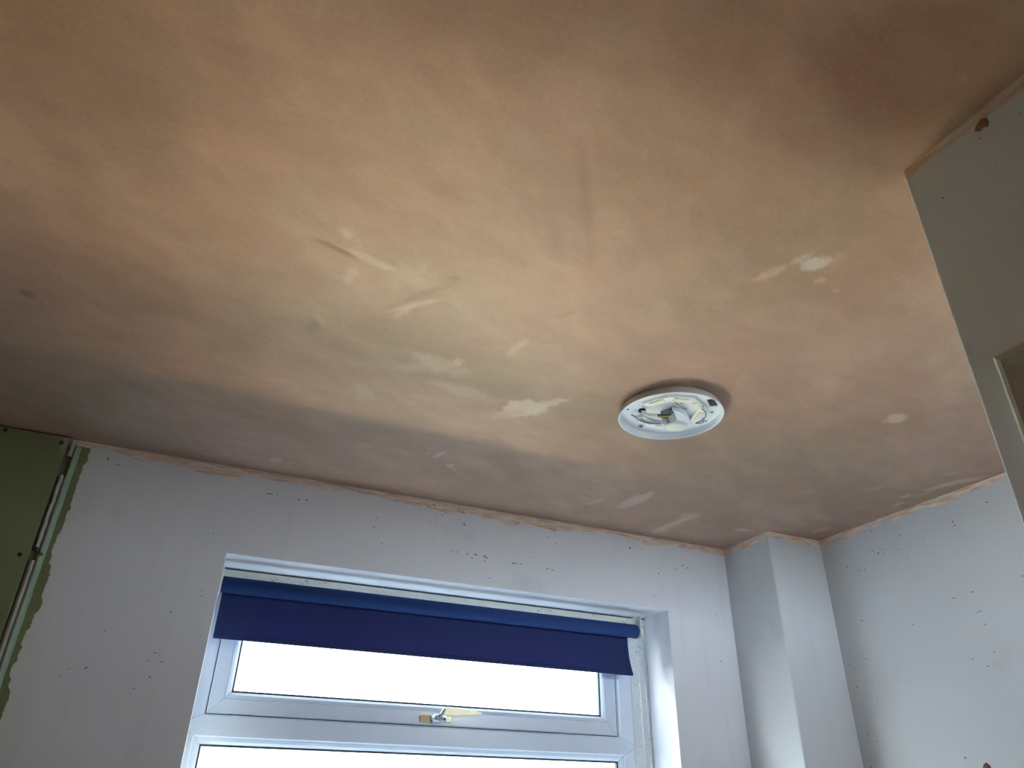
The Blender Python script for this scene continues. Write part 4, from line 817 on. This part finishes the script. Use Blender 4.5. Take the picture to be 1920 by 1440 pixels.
# ---------------------------------------------------------------- open round ceiling light
LXc, LYc = 1.1829, 1.5523
lamp = empty('ceiling_light', (LXc, LYc, H), 'round white ceiling light with its cover off showing wiring, on pink plaster ceiling', 'ceiling light')
M_LAMP = simple('white_enamelled_metal', rgb(234, 240, 247), 0.35, var=0.03)
M_LED = simple('cream_led_board', rgb(240, 241, 236), 0.5, var=0.05)
M_LEDY = simple('yellow_phosphor', rgb(236, 236, 218), 0.5, var=0.08, scale=90)
M_CREAM = simple('cream_plastic', rgb(236, 236, 226), 0.45, var=0.03)
M_TERM = simple('grey_nylon_terminal', rgb(138, 146, 150), 0.45, var=0.08)
M_PRINT = simple('black_print', rgb(34, 34, 36), 0.7, var=0.1)
RO = 0.1523
bm = bmesh.new()
lathe(bm, LXc, LYc, [(0.0, H-0.0002), (0.1400, H-0.0002), (0.1432, H-0.0006), (0.1440, H-0.002), (0.1482, H-0.0125), (0.1512, H-0.0205), (0.1523, H-0.0235), (0.1519, H-0.0248), (0.1495, H-0.0250), (0.1487, H-0.0238),
                      (0.1474, H-0.0200), (0.1442, H-0.0110), (0.1425, H-0.0070), (0.1405, H-0.0055), (0.1370, H-0.0050), (0.0, H-0.0050)], 128)
finish('housing', bm, M_LAMP, lamp, smooth=False)
bpy.data.objects['housing'].data.polygons.foreach_set('use_smooth', [True]*len(bpy.data.objects['housing'].data.polygons))
zt = H-0.0050
def L(x, y): return (LXc+x*0.001, LYc+y*0.001)
# octagonal C-shaped circuit board with a gap on the left side
def cboard(r_in, r_out, a0, a1, n, za, zb, bev, rot=0):
    bm = bmesh.new(); out_, in_ = [], []
    for i in range(n+1):
        a = math.radians(a0+(a1-a0)*i/n)
        out_.append((LXc+r_out*math.cos(a), LYc+r_out*math.sin(a))); in_.append((LXc+r_in*math.cos(a), LYc+r_in*math.sin(a)))
    V0 = []
    for i in range(n+1):
        V0.append([bm.verts.new((*p, z)) for p, z in ((in_[i], za), (out_[i], za), (out_[i], zb), (in_[i], zb))])
    fs = []
    for i in range(n):
        for k in range(4): fs.append(bm.faces.new((V0[i][k], V0[i][(k+1) % 4], V0[i+1][(k+1) % 4], V0[i+1][k])))
    fs.append(bm.faces.new(V0[0])); fs.append(bm.faces.new(V0[-1][::-1]))
    if bev: bmesh.ops.bevel(bm, geom=[e for e in bm.edges if len(e.link_faces) == 2 and e.calc_face_angle(0) > 1.0], offset=bev, segments=2, affect='EDGES')
    return bm
led = finish('led_board', cboard(0.0760, 0.1045, -172, 138, 7, zt, zt-0.0075, 0.0015), M_LED, lamp)
for i in range(7):
    aa = -172+i*310/7; bb = aa+310/7
    a_ = math.radians(aa+8); b_ = math.radians(bb-8); rm = 0.089
    p = Vector((LXc+rm*math.cos(a_), LYc+rm*math.sin(a_))); q_ = Vector((LXc+rm*math.cos(b_), LYc+rm*math.sin(b_)))
    d = (q_-p).normalized(); nn = Vector((-d.y, d.x))*0.0065
    bm = bmesh.new(); prism(bm, [p-nn, q_-nn, q_+nn, p+nn], zt-0.0074, zt-0.0100, bev=0.0008)
    finish('led_strip', bm, M_LEDY, led)
# raised driver cover and its cream dome
bm = bmesh.new()
prism(bm, [L(-14, -30), L(10, -33), L(46, -20), L(74, 6), L(84, 30), L(80, 52), L(60, 76), L(30, 74), L(10, 60), L(24, 30)], zt, zt-0.0150, bev=0.003)
drv = finish('driver_cover', bm, M_LAMP, lamp)
bm = bmesh.new(); rr = 0.036
lathe(bm, *L(50, 46), [(rr, zt-0.0125), (rr*0.98, zt-0.0170), (rr*0.90, zt-0.0205), (rr*0.72, zt-0.0228), (rr*0.4, zt-0.0240), (0, zt-0.0243)], 40)
for v in bm.verts:
    v.co.x = LXc+0.050+(v.co.x-LXc-0.050)*1.0; v.co.y = LYc+0.046+(v.co.y-LYc-0.046)*0.9
finish('dome_cap', bm, M_CREAM, drv, smooth=True, label='cream domed cap')
# terminal block, three round screw towers
tb = [L(-26, 12), L(-8, -26), L(28, 10), L(8, 46)]
bm = bmesh.new(); prism(bm, tb, zt, zt-0.0190, bev=0.0012)
term = finish('terminal_block', bm, M_TERM, lamp)
for k in range(3):
    t = (k+0.5)/3; cx = -17+(18+17)*t; cyy = -7+(28+7)*t
    bm = bmesh.new(); lathe(bm, *L(cx-6, cyy+1), [(0.0058, zt-0.0185), (0.0058, zt-0.0225), (0.0040, zt-0.0228), (0.0040, zt-0.0210), (0, zt-0.0210)], 20)
    finish('terminal_screw', bm, M_STEEL, term, smooth=False)
# cable: grey-white sheath out of a dark grommet, brown and yellow cores into the block
zc = zt-0.020
bm = bmesh.new(); tube(bm, [(*L(-78, 27), zt+0.001), (*L(-77, 26), zt-0.008), (*L(-68, 18), zc+0.002), (*L(-52, 8), zc-0.001), (*L(-44, 3), zc-0.001)], 0.0058, 14)
cab = finish('mains_cable', bm, M_CREAM, lamp, smooth=True)
def core(name, off, col):
    bm = bmesh.new(); tube(bm, [(*L(-46, 4+off), zc-0.001), (*L(-36, -4+off*1.6), zc-0.004), (*L(-24, -12+off*1.6), zc-0.005), (*L(-14, -14+off*1.2), zc-0.002), (*L(-8, -8+off), zt-0.018)], 0.0026, 10)
    finish(name, bm, simple(name+'_pvc', col, 0.4, var=0.05), cab, smooth=True)
core('wire_core', -3.0, rgb(92, 62, 34)); core('wire_core', 0.5, rgb(206, 176, 60)); core('wire_core', 4.0, rgb(70, 84, 60))
bm = bmesh.new(); lathe(bm, *L(-79, 28), [(0.0105, zt+0.0005), (0.0105, zt-0.0045), (0.0070, zt-0.0050), (0.0070, zt-0.001), (0, zt-0.001)], 24)
finish('cable_grommet', bm, M_BLACK, lamp)
# thin white leads and connector between board and driver
M_LEAD = simple('grey_lead', rgb(150, 158, 166), 0.4, var=0.05)
bm = bmesh.new(); tube(bm, [(*L(-100, 52), zt-0.0090), (*L(-84, 56), zt-0.0120), (*L(-66, 66), zt-0.0125), (*L(-44, 72), zt-0.0120), (*L(-20, 74), zt-0.0100), (*L(6, 62), zt-0.0120)], 0.0022, 8); finish('lead_wire', bm, M_LEAD, lamp, smooth=True)
bm = bmesh.new(); tube(bm, [(*L(60, -70), zt-0.0090), (*L(84, -56), zt-0.0105), (*L(104, -30), zt-0.0090), (*L(103, -14), zt-0.0085)], 0.0020, 8); finish('lead_wire', bm, M_LEAD, lamp, smooth=True)
bm = bmesh.new(); tube(bm, [(*L(-30, -62), zt-0.004), (*L(-10, -58), zt-0.010), (*L(12, -46), zt-0.011), (*L(26, -44), zt-0.006)], 0.0020, 8)
finish('lead_wire', bm, M_LEAD, lamp, smooth=True)
for (x, y, r, col) in ((-130, 49, 3, M_BLACK), (-118, 43, 3, M_BLACK), (101, 73, 3.4, M_BLACK), (-96, -4, 3, M_TERM), (-38, -86, 3.2, M_TERM), (57, -79, 3.2, M_TERM), (112, -50, 5, M_TERM), (-1, -62, 7, M_TERM)):
    bm = bmesh.new(); zz = zt if math.hypot(x, y) > 112 or math.hypot(x, y) < 76 else zt-0.0075
    lathe(bm, *L(x, y), [(r*0.001, zz+0.0003), (r*0.001, zz-0.0006), (r*0.0006, zz-0.0009), (0, zz-0.0004)], 16)
    finish('rivet', bm, col, lamp)
bm = bmesh.new(); lathe(bm, *L(-25, 118), [(0.0085, zt+0.0003), (0.0085, zt-0.0012), (0.0060, zt-0.0030), (0.0046, zt-0.0030), (0.0040, zt-0.0008), (0, zt-0.0008)], 24)
sc_ = finish('fixing_screw', bm, M_STEEL, lamp)
bm = bmesh.new(); lathe(bm, *L(-25, 118), [(0.0042, zt-0.0010), (0.0042, zt-0.0016), (0, zt-0.0016)], 12); finish('screw_recess', bm, M_BLACK, sc_)
# printed marks: bar pattern and the small type block, raised a hair like screen ink
bm = bmesh.new()
for k, wd in enumerate((0.55, 0.5, 0.6, 0.5, 0.55, 0.5)):
    t = k/5.0; p0 = Vector((53, -107)).lerp(Vector((67, -117)), t); p1 = Vector((84, -80)).lerp(Vector((98, -92)), t)
    d = (p1-p0).normalized(); q_ = Vector((-d.y, d.x))*wd*1.5
    prism(bm, [L(*(p0-q_)), L(*(p1-q_)), L(*(p1+q_)), L(*(p0+q_))], zt, zt-0.0022)
finish('printed_bars', bm, M_PRINT, lamp, label='printed black bar lines')
bm = bmesh.new()
def ink(x0, y0, x1, y1, w):
    x0 += 3; x1 += 3
    p0 = Vector((x0, y0)); p1 = Vector((x1, y1)); d = (p1-p0).normalized(); q_ = Vector((-d.y, d.x))*w*1.35
    prism(bm, [L(*(p0-q_)), L(*(p1-q_)), L(*(p1+q_)), L(*(p0+q_))], zt+0.0001, zt-0.0008)
for s in ((106, 26, 112, 17, 3.2), (110, 30, 116, 24, 1.6), (113, 13, 117, 8, 1.8), (120, 28, 123, 24, 1.0), (119, 21, 123, 23, 0.9), (122, 17, 127, 20, 0.9), (123, 12, 128, 14, 0.9), (124, 8, 126, 11, 0.8),
          (119, 5, 121, 1, 1.0), (117, -1, 118, -4, 0.8), (126, 4, 130, 5, 0.8), (128, -1, 131, -1, 0.7), (114, 6, 118, 3, 0.8), (130, 9, 132, 6, 0.7)): ink(*s)
finish('printed_text', bm, M_PRINT, lamp, label='tiny black printed marks')
